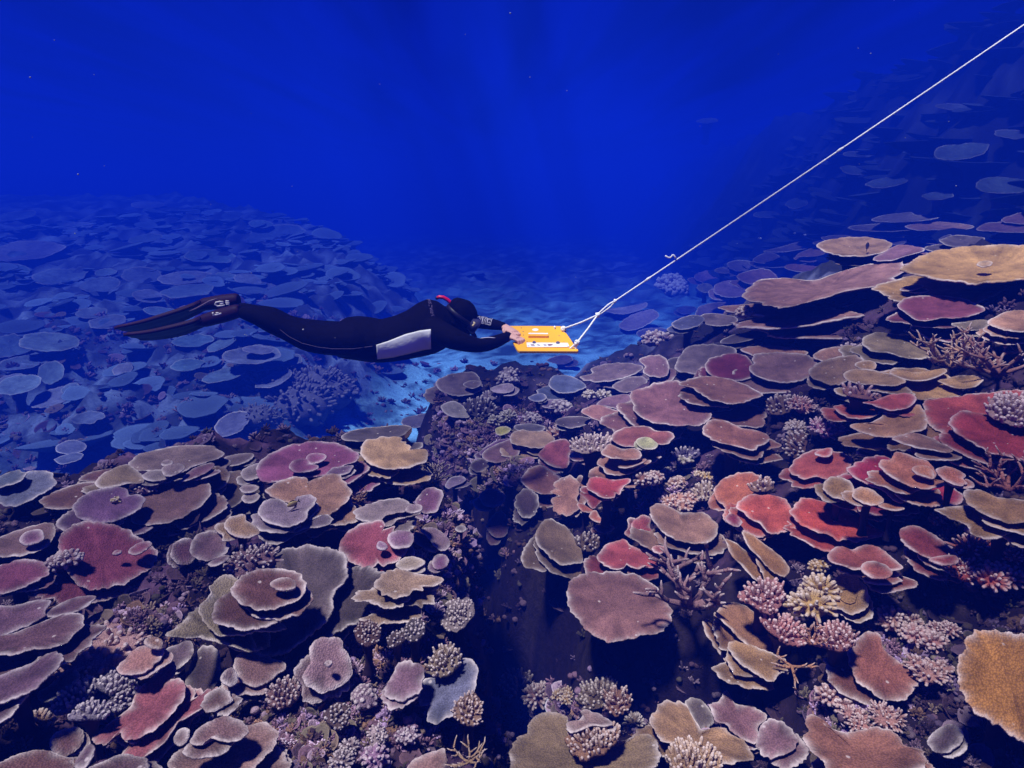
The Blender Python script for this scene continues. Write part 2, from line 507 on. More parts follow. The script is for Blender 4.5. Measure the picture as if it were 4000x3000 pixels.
FR = np.array([0.06, 0.2, 0.38, 0.56, 0.72, 0.84, 0.91, 0.96, 0.985, 1.0])
def plate_mesh(W, C, n, bowl=0.1, thick=0.018, tooth=0.016):
    """outline W (world) around centre C on a plane with normal n -> verts, quads, tris, rim"""
    N = len(W)
    e1, e2 = basis(n)
    L = W - C
    rad = np.linalg.norm(L, axis=1)
    Rm = rad.mean()
    u = np.arange(N)
    j = np.convolve(np.r_[rng.standard_normal(N)] , [0.25, 0.5, 0.25], 'same') * tooth * 1.4 + (u % 2 - 0.5) * tooth * 0.6
    ph = rng.uniform(0, 6.28, 6)
    a0 = 2 * np.pi * u / N
    lobe = 0.016 * np.sin(rng.integers(7, 12) * a0 + ph[4]) * (1 + np.sin(2 * a0 + ph[5])) + 0.010 * np.sin(rng.integers(15, 26) * a0 + ph[0]) * (1 + np.sin(3 * a0 + ph[1]))
    L = L * (1 + j + lobe * tooth / 0.016)[:, None]
    ang = np.arctan2(L @ e2, L @ e1)
    raw = rng.standard_normal(N)
    ridge = sum(np.convolve(np.r_[raw[-w_:], raw, raw[:w_]], np.ones(w_) / w_ ** .5, 'same')[w_:-w_] for w_ in (3, 7, 15)) / 2.2
    wave = 0.25 * np.sin(3 * ang + ph[0]) + 0.2 * np.sin(5 * ang + ph[1]) + 0.12 * np.sin(9 * ang + ph[2])
    top, bot, rim, stv = [], [], [], []
    jag = 1 + 0.5 * np.convolve(np.r_[raw[::-1]], np.ones(9) / 3, 'same')
    for f in FR:
        z = bowl * Rm * (f ** 2 - 1) + 0.05 * Rm * wave * f ** 2 * (1 - f ** 8) + thick * 0.5 * (1 - f ** 10)
        z = z + 0.012 * Rm * np.sin(23 * f + ph[3] + 2 * wave)
        z = z + ridge * 0.006 * Rm * f * (1 - f ** 6)
        if f == 1.0: z = z * 0
        stv.append(ridge * min(1, f * 1.4) + 0.7 * math.sin(19 * f + ph[0]) * 0.5)
        top.append(C + L * f + n * np.broadcast_to(z, (N,))[:, None])
        rim.append(np.clip(np.exp(-(1 - f) * rad / max(0.010, 0.005 + 0.018 * Rm)) * np.clip(jag, .25, 1.6), 0, 1))
        zb = bowl * Rm * (f ** 2 - 1) - thick * (0.35 + 0.65 * (1 - f)) - 0.32 * Rm * max(0, 0.55 - f) ** 1.5
        bot.append(C + L * f + n * zb)
    nr = len(FR)
    V = np.vstack([np.vstack(top), np.vstack(bot), [C + n * (-bowl * Rm + thick * .5)], [C + n * (-bowl * Rm - thick - .15 * Rm)]])
    rimv = np.r_[np.concatenate(rim), np.concatenate(rim) * 0.6, 0, 0]
    global STREAK
    STREAK = np.r_[np.concatenate(stv), np.concatenate(stv), 0, 0]
    i = np.arange(N); k = (i + 1) % N
    Qd, T = [], []
    for r in range(nr - 1):
        a, b = r * N, (r + 1) * N
        Qd.append(np.c_[a + i, b + i, b + k, a + k])
        a2, b2 = nr * N + a, nr * N + b
        Qd.append(np.c_[a2 + i, a2 + k, b2 + k, b2 + i])
    o, o2 = (nr - 1) * N, nr * N + (nr - 1) * N
    Qd.append(np.c_[o + i, o2 + i, o2 + k, o + k])
    ct, cb = 2 * nr * N, 2 * nr * N + 1
    T.append(np.c_[np.full(N, ct), i, k])
    T.append(np.c_[np.full(N, cb), nr * N + k, nr * N + i])
    return V, np.vstack(Qd), np.vstack(T), rimv

def foot_point(C, d, Rm):
    """where the colony is rooted: on the rock behind and below its centre"""
    h = np.array([d[0], d[1]]); h /= np.linalg.norm(h)
    best = None
    for k in np.linspace(0, 0.75, 7):
        x, y = C[0] + h[0] * k * Rm, C[1] + h[1] * k * Rm
        z = float(height(x, y))
        best = np.array([x, y, max(min(z, C[2] - 0.03), C[2] - 1.5 * Rm)])
        if z > C[2] - 0.25 * Rm: break
    return best

def stalk(root, C, n, Rm, base, wide=1.0):
    """flaring foot under a plate, local to the root"""
    top = C - base - n * (0.2 * Rm)
    m, ks = 10, 5
    V = []
    off = rng.uniform(-0.1, 0.1, 2) * Rm
    for t in np.linspace(0, 1, ks):
        c = top * t + np.array([off[0], off[1], -0.12]) * (1 - t)
        r = Rm * wide * (0.16 + 0.14 * (2 * t - 1) ** 2 + 0.10 * t)
        a = np.linspace(0, 2 * np.pi, m, endpoint=False)
        rr = r * (1 + 0.15 * rng.standard_normal(m))
        nt = np.array([0, 0, 1.0]) * (1 - t) + n * t; nt /= np.linalg.norm(nt)
        e1, e2 = basis(nt)
        V.append(c + rr[:, None] * (np.cos(a)[:, None] * e1 + np.sin(a)[:, None] * e2))
    V = np.vstack(V)
    i = np.arange(m); k = (i + 1) % m
    q = np.vstack([np.c_[r * m + i, r * m + k, (r + 1) * m + k, (r + 1) * m + i] for r in range(ks - 1)])
    return mk("stalk", V, quads=q, mat=STALK, parent=root)

LAST = {}
def plate(P0, colour, label, lift=0.06, rimk=1.0, bowl=0.1, blend=0.62, group=None, foot=True, under=True, cat="coral", tooth=0.016):
    per = np.linalg.norm(np.diff(np.vstack([P0, P0[:1]]), axis=0), axis=1).sum()
    N = int(np.clip(per / 6.5, 36, 240)) // 2 * 2
    P = smooth_closed(P0, N)
    C, n, s, D, d = seat(P, lift, blend)
    W = D * ((C @ n) / np.minimum(D @ n, -0.05))[:, None]
    Rm = float(np.linalg.norm(W - C, axis=1).mean())
    base = foot_point(C, d, Rm)
    root = empty("table_coral", base)
    tag(root, label, cat, group)
    th = float(np.clip(0.03 * Rm + 0.006, 0.01, 0.035))
    V, q, t, rim = plate_mesh(W, C, n, bowl * rng.uniform(0.6, 1.3), th, tooth)
    o = mk("plate", V - base, quads=q, tris=t, mat=CORAL, parent=root, attrs={"rim": rim * rimk, "streak": STREAK})
    o.color = (*(tone_of(colour) * rng.uniform(0.94, 1.06, 3)), 1)
    if foot: stalk(root, C, n, Rm, base)
    pr = Rm * F_PX / s
    if under and pr > 34:
        for j in range(1 if pr < 80 else int(rng.integers(2, 4))):
            e1, e2 = basis(n)
            hh = Rm * rng.uniform(0.2, 0.34) * (1 + .8 * j)
            tv = np.array([-d[0], -d[1], 0]); tv -= n * (tv @ n); tv /= np.linalg.norm(tv)
            sv = np.cross(n, tv)
            k = rng.uniform(.72, 1.0)
            sh = tv * Rm * rng.uniform(.05, .42) + sv * Rm * rng.uniform(.2, .7) * (1 if (j + int(rng.integers(2))) % 2 else -1)
            rot = rng.uniform(0, 6.28)
            L = W - C
            u, v = L @ e1, L @ e2
            cr, sr = math.cos(rot), math.sin(rot)
            L2 = ((u * cr - v * sr)[:, None] * e1 + (u * sr + v * cr)[:, None] * e2) * k
            C2 = C - n * hh + sh
            W2 = C2 + L2
            if np.mean(W2[:, 2] < height(W2[:, 0], W2[:, 1])) > .3: continue
            V, q, t, rim = plate_mesh(W2, C2, n, bowl, th, tooth * 1.3)
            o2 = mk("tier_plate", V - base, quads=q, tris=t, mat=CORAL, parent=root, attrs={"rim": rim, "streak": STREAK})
            o2.color = (*(np.array(o.color[:3]) * rng.uniform(.6, .9)), 1)  # shade below the upper plate painted as a darker tone
            c_ = np.c_[W2[:, 0], W2[:, 1] * _C - W2[:, 2] * _S, W2[:, 1] * _S + W2[:, 2] * _C]
            PLACED.append((np.c_[2000 + F_PX * c_[:, 0] / c_[:, 1], 1500 - F_PX * c_[:, 2] / c_[:, 1]], C2, n))
    LAST.update(root=root, base=base, n=n, colour=colour)
    return root

def tier(P0, colour=None, bowl=0.16):
    """a smaller whorl growing on the plate placed last"""
    per = np.linalg.norm(np.diff(np.vstack([P0, P0[:1]]), axis=0), axis=1).sum()
    N = int(np.clip(per / 8.0, 30, 120)) // 2 * 2
    P = smooth_closed(P0, N)
    C, n, s, D, d = seat(P, 0.02, 0.62)
    W = D * ((C @ n) / np.minimum(D @ n, -0.05))[:, None]
    Rm = float(np.linalg.norm(W - C, axis=1).mean())
    V, q, t, rim = plate_mesh(W, C, n, bowl, 0.014, 0.015)
    o = mk("whorl", V - LAST["base"], quads=q, tris=t, mat=CORAL, parent=LAST["root"], attrs={"rim": rim, "streak": STREAK})
    o.color = (*tone_of(colour or LAST["colour"]), 1)
    return o

def finger_arrays(B, A, ln, r, seg=5):
    """tapered rounded fingers: bases B, unit axes A, lengths ln, radii r"""
    n = len(B)
    ref = np.where(np.abs(A[:, 2:3]) > 0.9, np.array([[1.0, 0, 0]]), np.array([[0, 0, 1.0]]))
    U = np.cross(A, ref); U /= np.linalg.norm(U, axis=1)[:, None]
    Vv = np.cross(A, U)
    prof = [(0.0, 1.15), (0.5, 1.0), (0.86, 0.85), (0.98, 0.45)]
    a = np.linspace(0, 2 * np.pi, seg, endpoint=False)
    rings, tip = [], []
    for t, w in prof:
        c = B + A * (ln * t)[:, None]
        ring = c[:, None] + (r * w)[:, None, None] * (np.cos(a)[None, :, None] * U[:, None] + np.sin(a)[None, :, None] * Vv[:, None])
        rings.append(ring); tip.append(np.full((n, seg), t ** 2.2))
    V = np.concatenate(rings, 1).reshape(-1, 3)
    T = np.concatenate(tip, 1).reshape(-1)
    m = seg * len(prof)
    o = (np.arange(n) * m)[:, None]
    i = np.arange(seg); k = (i + 1) % seg
    q = np.vstack([np.c_[g * seg + i, g * seg + k, (g + 1) * seg + k, (g + 1) * seg + i] for g in range(len(prof) - 1)])
    Q = (o[:, :, None] + q[None]).reshape(-1, 4)
    cap = np.array([[(len(prof) - 1) * seg + 0, (len(prof) - 1) * seg + j, (len(prof) - 1) * seg + j + 1] for j in range(1, seg - 1)])
    Tt = (o[:, :, None] + cap[None]).reshape(-1, 3)
    return V, Q, Tt, T

def finger_plate(P0, colour, label, spacing=20, length=1.6, lift=0.04, group=None, spread=0.5):
    """corymbose colony: a plate carpeted with short upright fingers"""
    per = np.linalg.norm(np.diff(np.vstack([P0, P0[:1]]), axis=0), axis=1).sum()
    P = smooth_closed(P0, int(np.clip(per / 12.0, 30, 90)) // 2 * 2)
    C, n, s, D, d = seat(P, lift, 0.55)
    W = D * ((C @ n) / np.minimum(D @ n, -0.05))[:, None]
    Rm = float(np.linalg.norm(W - C, axis=1).mean())
    base = foot_point(C, d, Rm)
    root = empty("finger_coral", base)
    tag(root, label, "coral", group)
    V, q, t, rim = plate_mesh(W, C - n * 0.01, n, 0.05, 0.02, 0.03)
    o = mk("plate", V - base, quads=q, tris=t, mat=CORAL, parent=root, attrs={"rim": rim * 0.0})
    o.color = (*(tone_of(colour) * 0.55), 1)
    x0, y0 = P.min(0); x1, y1 = P.max(0)
    gx, gy = np.meshgrid(np.arange(x0, x1, spacing), np.arange(y0, y1, spacing * 0.8))
    gp = np.c_[gx.ravel(), gy.ravel()] + rng.uniform(-.42, .42, (gx.size, 2)) * spacing
    gp = gp[inside(P, gp[:, 0], gp[:, 1])]
    dg = rays(gp)
    B = dg * ((C @ n) / np.minimum(dg @ n, -0.05))[:, None]
    out = (B - C) / Rm
    A = n + out * spread + rng.normal(0, 0.16, B.shape)
    A /= np.linalg.norm(A, axis=1)[:, None]
    wr = spacing * s / F_PX
    k = np.linalg.norm(B - C, axis=1) / Rm
    ln = wr * length * rng.uniform(0.7, 1.3, len(B)) * (1.15 - 0.4 * np.clip(k, 0, 1))
    r = wr * rng.uniform(0.26, 0.4, len(B))
    dome = n * (0.18 * Rm * (1 - np.clip(k, 0, 1) ** 2))[:, None]
    Vf, Qf, Tf, T = finger_arrays(B + dome - n * (wr * 0.3), A, ln, r)
    f = mk("branchlets", Vf - base, quads=Qf, tris=Tf, mat=CORAL, parent=root, attrs={"rim": T})
    f.color = (*tone_of(colour), 1)
    stalk(root, C - n * 0.1 * Rm, n, Rm, base, 1.5)
    return root

def clump(px, py, rpx, colour, label, nf=90, fat=0.085, ln=0.5, squash=0.75, group=None, lift=0.03, name="digitate_coral", rimk=1.0):
    """dome of fingers standing on the reef"""
    dist, d = hit(px, py)
    s = dist * (1 - lift)
    C = d * s
    Rw = rpx * s / F_PX
    for Q, qp, qn in PLACED[-40:]:
        if inside(Q, np.array([px]), np.array([py]))[0]:
            tq = (qp @ qn) / min(d @ qn, -0.05)
            if tq < s: s = tq - Rw * 0.2; C = d * s; Rw = rpx * s / F_PX
    k = np.arange(nf) + 0.5
    ph = np.arccos(1 - k / nf * 1.15); th = np.pi * (1 + 5 ** 0.5) * k
    A = np.c_[np.sin(ph) * np.cos(th), np.sin(ph) * np.sin(th), np.cos(ph)] + rng.normal(0, 0.14, (nf, 3))
    A /= np.linalg.norm(A, axis=1)[:, None]
    L = Rw * ln * rng.uniform(0.75, 1.2, nf)
    S = np.array([1, 1, squash])
    nh = int(rng.integers(2, 6)) if nf < 200 else 9
    heads = rng.normal(0, 1, (nh, 3)) * np.array([.34, .34, .10]) * Rw
    heads -= heads.mean(0)
    which = rng.integers(0, nh, nf)
    hs = rng.uniform(.55, .85, nh)
    k = np.zeros(nf)
    for hh in range(nh):                                        # every head is its own even dome
        m_ = which == hh; c_ = m_.sum()
        if c_ == 0: continue
        q_ = np.arange(c_) + .5
        p_ = np.arccos(1 - q_ / c_ * 1.15); t_ = np.pi * (1 + 5 ** 0.5) * q_ + hh
        A[m_] = np.c_[np.sin(p_) * np.cos(t_), np.sin(p_) * np.sin(t_), np.cos(p_)]
    A = A + rng.normal(0, 0.16, A.shape); A /= np.linalg.norm(A, axis=1)[:, None]
    L = L * hs[which]
    B = A * (Rw * (1 - ln) * hs[which])[:, None] * S + heads[which]
    fat = fat * rng.uniform(.8, 1.35)
    V, Q, T, rim = finger_arrays(B, A, L, Rw * fat * rng.uniform(0.8, 1.25, nf), 6)
    # lumpy core
    m = 14
    a = np.linspace(0, 2 * np.pi, m, endpoint=False)
    cv = [np.c_[np.cos(a) * np.sin(p), np.sin(a) * np.sin(p), np.full(m, np.cos(p))] for p in np.linspace(0.15, 2.6, 6)]
    cv0 = np.vstack(cv) * S
    cv = np.vstack([cv0 * (Rw * (1 - ln * 0.8) * hs[q]) * (1 + 0.08 * rng.standard_normal((6 * m, 1))) + heads[q] for q in range(nh)])
    i = np.arange(m); kk = (i + 1) % m
    cq = np.vstack([np.c_[r * m + i, (r + 1) * m + i, (r + 1) * m + kk, r * m + kk] + q * 6 * m for q in range(nh) for r in range(5)]) + len(V)
    ctop = np.array([[q * 6 * m, q * 6 * m + j, q * 6 * m + j + 1] for q in range(nh) for j in range(1, m - 1)]) + len(V)
    Vall = np.vstack([V, cv])
    base = np.array([C[0], C[1], C[2] - Rw * 0.4])
    o = mk(name, Vall + (C - base), quads=np.vstack([Q, cq]), tris=np.vstack([T, ctop]), mat=CORAL,
           attrs={"rim": np.r_[rim * rimk, np.zeros(len(cv))]}, loc=base)
    o.color = (*(tone_of(colour) * rng.uniform(0.95, 1.05, 3)), 1)
    return tag(o, label, "coral", group)

def tube(P, r, seg=8, caps=True):
    """tube along points P with radius per point: verts, quads, tris"""
    P = np.asarray(P, float); n = len(P)
    r = np.broadcast_to(np.asarray(r, float), (n,)) if np.ndim(r) < 2 else np.asarray(r, float)
    tg = np.gradient(P, axis=0); tg /= np.linalg.norm(tg, axis=1)[:, None] + 1e-12
    ref = np.array([0, 0, 1.0]) if abs(tg[0][2]) < 0.9 else np.array([1.0, 0, 0])
    U = []
    u = np.cross(tg[0], ref); u /= np.linalg.norm(u)
    for i in range(n):
        u = u - tg[i] * (u @ tg[i]); u /= np.linalg.norm(u) + 1e-12
        U.append(u)
    U = np.array(U); W = np.cross(tg, U)
    a = np.linspace(0, 2 * np.pi, seg, endpoint=False)
    r1, r2 = (r[:, 0], r[:, 1]) if r.ndim == 2 else (r, r)
    V = (P[:, None] + r1[:, None, None] * np.cos(a)[None, :, None] * U[:, None] + r2[:, None, None] * np.sin(a)[None, :, None] * W[:, None]).reshape(-1, 3)
    i = np.arange(seg); k = (i + 1) % seg
    Q = np.vstack([np.c_[g * seg + i, g * seg + k, (g + 1) * seg + k, (g + 1) * seg + i] for g in range(n - 1)])
    T = np.zeros((0, 3), int)
    if caps:
        V = np.vstack([V, P[:1], P[-1:]])
        c0, c1 = n * seg, n * seg + 1
        T = np.vstack([np.c_[np.full(seg, c0), k, i], np.c_[np.full(seg, c1), (n - 1) * seg + i, (n - 1) * seg + k]])
    return V, Q, T

class Bag:
    """collects pieces of one part"""
    def __init__(s): s.v, s.q, s.t, s.n, s.r = [], [], [], 0, []
    def add(s, V, Q=None, T=None, rim=None):
        V = np.asarray(V, float)
        s.v.append(V)
        if Q is not None and len(Q): s.q.append(np.asarray(Q) + s.n)
        if T is not None and len(T): s.t.append(np.asarray(T) + s.n)
        s.r.append(np.zeros(len(V)) if rim is None else np.asarray(rim))
        s.n += len(V); return s
    def build(s, name, mat, parent=None, origin=None, rim=False, smooth=True):
        V = np.vstack(s.v)
        if origin is not None: V = V - np.asarray(origin)
        return mk(name, V, quads=np.vstack(s.q) if s.q else None, tris=np.vstack(s.t) if s.t else None, mat=mat, parent=parent,
                  attrs={"rim": np.concatenate(s.r)} if rim else None, smooth=smooth)

def staghorn(px, py, size, colour, label, nb=9, fat=0.05, lift=0.05, up=0.8, group=None, depth=3):
    dist, d = hit(px, py)
    s = dist * (1 - lift)
    C = d * s
    L0 = size * s / F_PX
    bag = Bag()
    def grow(p, a, ln, r, lev):
        k = 6
        P = [p]
        for i in range(k):
            a = a + rng.normal(0, 0.13, 3) + np.array([0, 0, 0.05]); a /= np.linalg.norm(a)
            p = p + a * ln / k
            P.append(p)
            if lev > 0 and i >= 1 and rng.random() < 0.55:
                b = a + rng.normal(0, 0.62, 3); b[2] = abs(b[2]) * 0.6; b /= np.linalg.norm(b)
                grow(p, b, ln * rng.uniform(0.4, 0.65), r * 0.78, lev - 1)
        rr = r * np.linspace(1, 0.42, len(P)); rr[-1] *= 0.4
        V, Q, T = tube(P, rr, 6)
        f = np.repeat(np.linspace(0, 1, len(P)) ** 3, 6)
        bag.add(V, Q, T, np.r_[f, 0, 1] * (1.0 if lev == 0 else 0.8))
    for j in range(nb):
        th = 2 * np.pi * j / nb + rng.uniform(-.3, .3)
        a = np.array([math.cos(th), math.sin(th), up * rng.uniform(0.4, 1.5)]); a /= np.linalg.norm(a)
        grow(np.zeros(3) - np.array([0, 0, L0 * 0.2]), a, L0 * rng.uniform(0.75, 1.1), L0 * fat, depth - 1)
    o = bag.build("staghorn_coral", CORAL, rim=True)
    o.location = C
    o.color = (*tone_of(colour), 1)
    return tag(o, label, "coral", group)

# ------------------------------------------------------------------ the colonies, far to near
GT, GF = "table corals covering the reef", "finger corals between the table corals"
def p(crop, colour, label, s, **kw): return plate(pts(crop, s), colour, label, group=GT, **kw)
def e(crop, colour, label, cx, cy, rx, ry, rot=0, **kw): return plate(ell(crop, cx, cy, rx, ry, rot), colour, label, group=GT, **kw)
def w(crop, s, colour=None): return tier(pts(crop, s), colour)
def fp(crop, colour, label, s, sp=20, **kw): return finger_plate(pts(crop, s), colour, label, sp, group=GF, **kw)
def cl(px, py, r, colour, label, **kw): return clump(px, py, r, colour, label, group=GF, **kw)

# wall at the upper right: its dimness is painted into the plates
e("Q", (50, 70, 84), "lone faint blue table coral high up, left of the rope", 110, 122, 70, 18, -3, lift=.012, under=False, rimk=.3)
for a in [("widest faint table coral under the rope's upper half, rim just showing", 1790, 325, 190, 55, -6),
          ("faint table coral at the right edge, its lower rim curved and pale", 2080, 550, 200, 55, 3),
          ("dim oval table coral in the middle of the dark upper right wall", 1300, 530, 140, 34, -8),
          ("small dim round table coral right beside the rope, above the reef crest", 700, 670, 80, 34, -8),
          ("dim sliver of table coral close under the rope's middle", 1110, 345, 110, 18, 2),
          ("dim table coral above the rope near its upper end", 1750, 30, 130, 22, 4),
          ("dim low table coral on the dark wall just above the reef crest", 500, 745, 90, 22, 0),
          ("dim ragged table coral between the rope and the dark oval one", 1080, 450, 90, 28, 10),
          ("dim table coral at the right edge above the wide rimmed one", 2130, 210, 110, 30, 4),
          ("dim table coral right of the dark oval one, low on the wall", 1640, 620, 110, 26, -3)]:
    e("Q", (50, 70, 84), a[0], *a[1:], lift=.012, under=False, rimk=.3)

# reef at the left: blue haze partly painted into the corals
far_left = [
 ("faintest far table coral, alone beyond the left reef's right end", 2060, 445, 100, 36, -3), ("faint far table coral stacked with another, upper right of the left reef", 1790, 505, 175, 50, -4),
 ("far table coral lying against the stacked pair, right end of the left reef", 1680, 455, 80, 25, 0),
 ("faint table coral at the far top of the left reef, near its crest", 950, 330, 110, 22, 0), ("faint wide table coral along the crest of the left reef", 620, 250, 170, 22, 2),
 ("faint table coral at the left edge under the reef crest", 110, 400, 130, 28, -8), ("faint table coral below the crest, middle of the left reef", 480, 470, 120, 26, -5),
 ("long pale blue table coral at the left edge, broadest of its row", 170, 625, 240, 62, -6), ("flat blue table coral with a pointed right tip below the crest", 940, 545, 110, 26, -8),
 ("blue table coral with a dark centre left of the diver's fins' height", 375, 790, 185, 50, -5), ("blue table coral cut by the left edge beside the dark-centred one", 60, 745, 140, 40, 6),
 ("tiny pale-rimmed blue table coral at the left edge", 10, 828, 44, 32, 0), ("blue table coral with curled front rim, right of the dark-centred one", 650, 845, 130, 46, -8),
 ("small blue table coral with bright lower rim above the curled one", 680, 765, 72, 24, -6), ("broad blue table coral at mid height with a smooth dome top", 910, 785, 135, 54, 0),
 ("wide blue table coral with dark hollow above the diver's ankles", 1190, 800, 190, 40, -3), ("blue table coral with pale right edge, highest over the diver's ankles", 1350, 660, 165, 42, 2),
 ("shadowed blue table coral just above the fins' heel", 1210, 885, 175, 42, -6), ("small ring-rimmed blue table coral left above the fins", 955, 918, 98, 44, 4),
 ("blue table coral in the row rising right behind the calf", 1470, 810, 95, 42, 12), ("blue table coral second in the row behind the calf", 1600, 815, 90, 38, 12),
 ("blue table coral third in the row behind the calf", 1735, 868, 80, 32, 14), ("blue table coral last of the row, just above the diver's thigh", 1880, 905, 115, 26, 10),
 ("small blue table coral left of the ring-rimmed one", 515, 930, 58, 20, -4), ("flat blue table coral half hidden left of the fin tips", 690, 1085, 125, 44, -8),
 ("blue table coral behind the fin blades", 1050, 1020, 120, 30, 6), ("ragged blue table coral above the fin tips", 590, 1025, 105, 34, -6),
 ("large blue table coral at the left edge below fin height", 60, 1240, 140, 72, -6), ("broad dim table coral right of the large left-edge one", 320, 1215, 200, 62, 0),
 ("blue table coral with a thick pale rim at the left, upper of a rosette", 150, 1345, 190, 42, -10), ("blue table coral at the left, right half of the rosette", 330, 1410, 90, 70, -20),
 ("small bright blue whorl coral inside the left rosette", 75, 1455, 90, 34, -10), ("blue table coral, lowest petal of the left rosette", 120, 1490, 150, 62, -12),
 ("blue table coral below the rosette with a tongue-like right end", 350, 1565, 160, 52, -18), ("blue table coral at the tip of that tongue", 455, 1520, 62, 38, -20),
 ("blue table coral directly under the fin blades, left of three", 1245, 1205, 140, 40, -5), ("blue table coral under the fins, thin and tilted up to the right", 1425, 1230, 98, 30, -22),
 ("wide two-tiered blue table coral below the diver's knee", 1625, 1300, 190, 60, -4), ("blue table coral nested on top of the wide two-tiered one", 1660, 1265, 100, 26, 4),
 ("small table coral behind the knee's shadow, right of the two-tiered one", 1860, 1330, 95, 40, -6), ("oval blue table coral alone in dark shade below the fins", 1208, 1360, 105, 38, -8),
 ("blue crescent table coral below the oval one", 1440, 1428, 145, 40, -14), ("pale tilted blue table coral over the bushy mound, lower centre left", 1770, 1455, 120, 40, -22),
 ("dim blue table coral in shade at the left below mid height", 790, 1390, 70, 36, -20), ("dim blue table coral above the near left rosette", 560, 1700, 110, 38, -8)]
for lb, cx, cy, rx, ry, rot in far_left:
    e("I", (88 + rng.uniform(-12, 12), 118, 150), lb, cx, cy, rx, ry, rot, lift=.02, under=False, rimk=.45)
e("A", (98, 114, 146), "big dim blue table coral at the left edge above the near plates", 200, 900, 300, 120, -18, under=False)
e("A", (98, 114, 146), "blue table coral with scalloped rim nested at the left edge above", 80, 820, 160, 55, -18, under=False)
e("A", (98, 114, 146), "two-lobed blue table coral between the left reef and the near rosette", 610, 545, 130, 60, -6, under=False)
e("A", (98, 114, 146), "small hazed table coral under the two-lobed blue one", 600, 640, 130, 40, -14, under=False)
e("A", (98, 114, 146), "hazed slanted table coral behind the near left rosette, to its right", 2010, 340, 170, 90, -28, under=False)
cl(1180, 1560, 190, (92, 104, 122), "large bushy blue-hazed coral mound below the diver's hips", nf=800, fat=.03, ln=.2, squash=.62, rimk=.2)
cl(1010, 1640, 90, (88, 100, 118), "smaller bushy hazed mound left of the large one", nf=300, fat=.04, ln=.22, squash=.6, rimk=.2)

# crest of the right slope
p("K", "grey", "pale grey table coral topmost on the right crest against dark water", "1230,430 1290,400 1400,385 1480,378 1520,395 1670,400 1640,420 1530,435 1350,442", lift=.03)
p("K", "mauve", "mauve table coral at the right edge, highest of the crest", "2065,435 2120,400 2212,378 2350,400 2350,450 2212,455", lift=.03)
p("K", "mauve", "thin mauve table coral with pale front rim at the right edge, second from the top", "1900,490 1960,450 2080,440 2212,440 2350,470 2300,500 2150,508 2000,500", lift=.04)
p("K", "tan", "brown table coral with curled left lip just under the crest's grey one", "1440,470 1560,445 1700,440 1885,465 1840,490 1740,500 1640,490 1540,495", lift=.04)
p("K", "slate", "slim slate table coral beneath the brown lipped one", "1670,565 1720,535 1790,525 1900,535 1960,545 1930,585 1830,600 1730,595")
p("K", "slate", "small slate table coral above the slim one, right of the rubble", "1660,555 1700,530 1745,522 1740,545 1700,565")
p("K", "slate", "thin slate ledge coral left of the fish plate", "535,630 650,600 760,570 900,565 880,600 760,620 650,635")
p("K", "slate", "flat grey ledge coral behind the fish plate", "905,540 1000,525 1090,530 1050,555 940,560")
p("K", "slate", "grey table coral in shade to the right behind the fish plate", "1300,560 1380,525 1440,540 1450,575 1370,590")
p("K", "mauve", "thin mauve table coral with white broken edge right of the fish plate", "1235,685 1300,640 1400,590 1520,600 1570,625 1450,660 1350,690")
p("K", "tan", "small tan ledge coral tucked under the fish plate's left side", "740,660 800,625 880,605 930,640 880,660 800,665")
p("K", "tan", "round tan table coral with a black fish over it, near the right crest", "875,600 900,570 980,550 1080,540 1200,540 1300,555 1365,580 1350,610 1290,640 1190,660 1060,662 950,640", lift=0.14)
p("K", (150, 120, 116), "huge wing-shaped mauve table coral below the fish plate", "395,910 420,870 500,820 650,800 850,815 1000,770 1200,715 1400,690 1450,740 1400,800 1280,850 1080,880 960,920 850,945 760,970 640,990 530,970 440,940", lift=.08)
p("K", "brown", "narrow brown ledge coral shading the huge wing-shaped one", "665,735 700,712 800,720 940,740 900,760 800,765 720,755", lift=0.17)
p("K", (190, 160, 104), "huge yellow-tan table coral with a curled knob in its middle, at the right edge", "1420,740 1470,700 1600,640 1800,605 2050,590 2212,590 2450,620 2500,700 2450,790 2212,810 2080,825 1900,838 1750,825 1600,800 1480,770", lift=0.17, bowl=.13)
w("K", "1905,715 1930,697 1970,690 2010,700 1995,722 1940,732", "cream")
p("K", "brown", "small brown stub coral in shade below the huge yellow one", "1410,880 1450,855 1540,845 1560,860 1480,885", lift=.03)
p("K", "plum", "plum table coral with scalloped front in shade under the huge yellow one", "1395,985 1450,930 1600,915 1800,930 1950,990 1950,1015 1860,1050 1780,1060 1700,1060 1590,1075 1510,1070 1460,1030", lift=0.04)
p("K", "olive", "olive table coral half under the plum scalloped one", "1740,1100 1830,1085 1950,1070 1990,1090 1960,1130 1850,1137")
p("K", (176, 140, 112), "pale tan table coral at the right edge below the huge yellow one", "1980,1085 2030,1050 2100,1020 2212,1010 2400,1040 2400,1130 2212,1150 2100,1140 2020,1120", lift=.08)
p("K", "brown", "thin red-brown ledge coral below the wing-shaped one", "840,985 900,965 1000,950 1110,930 1155,940 1120,970 1020,990 900,998", lift=.08)
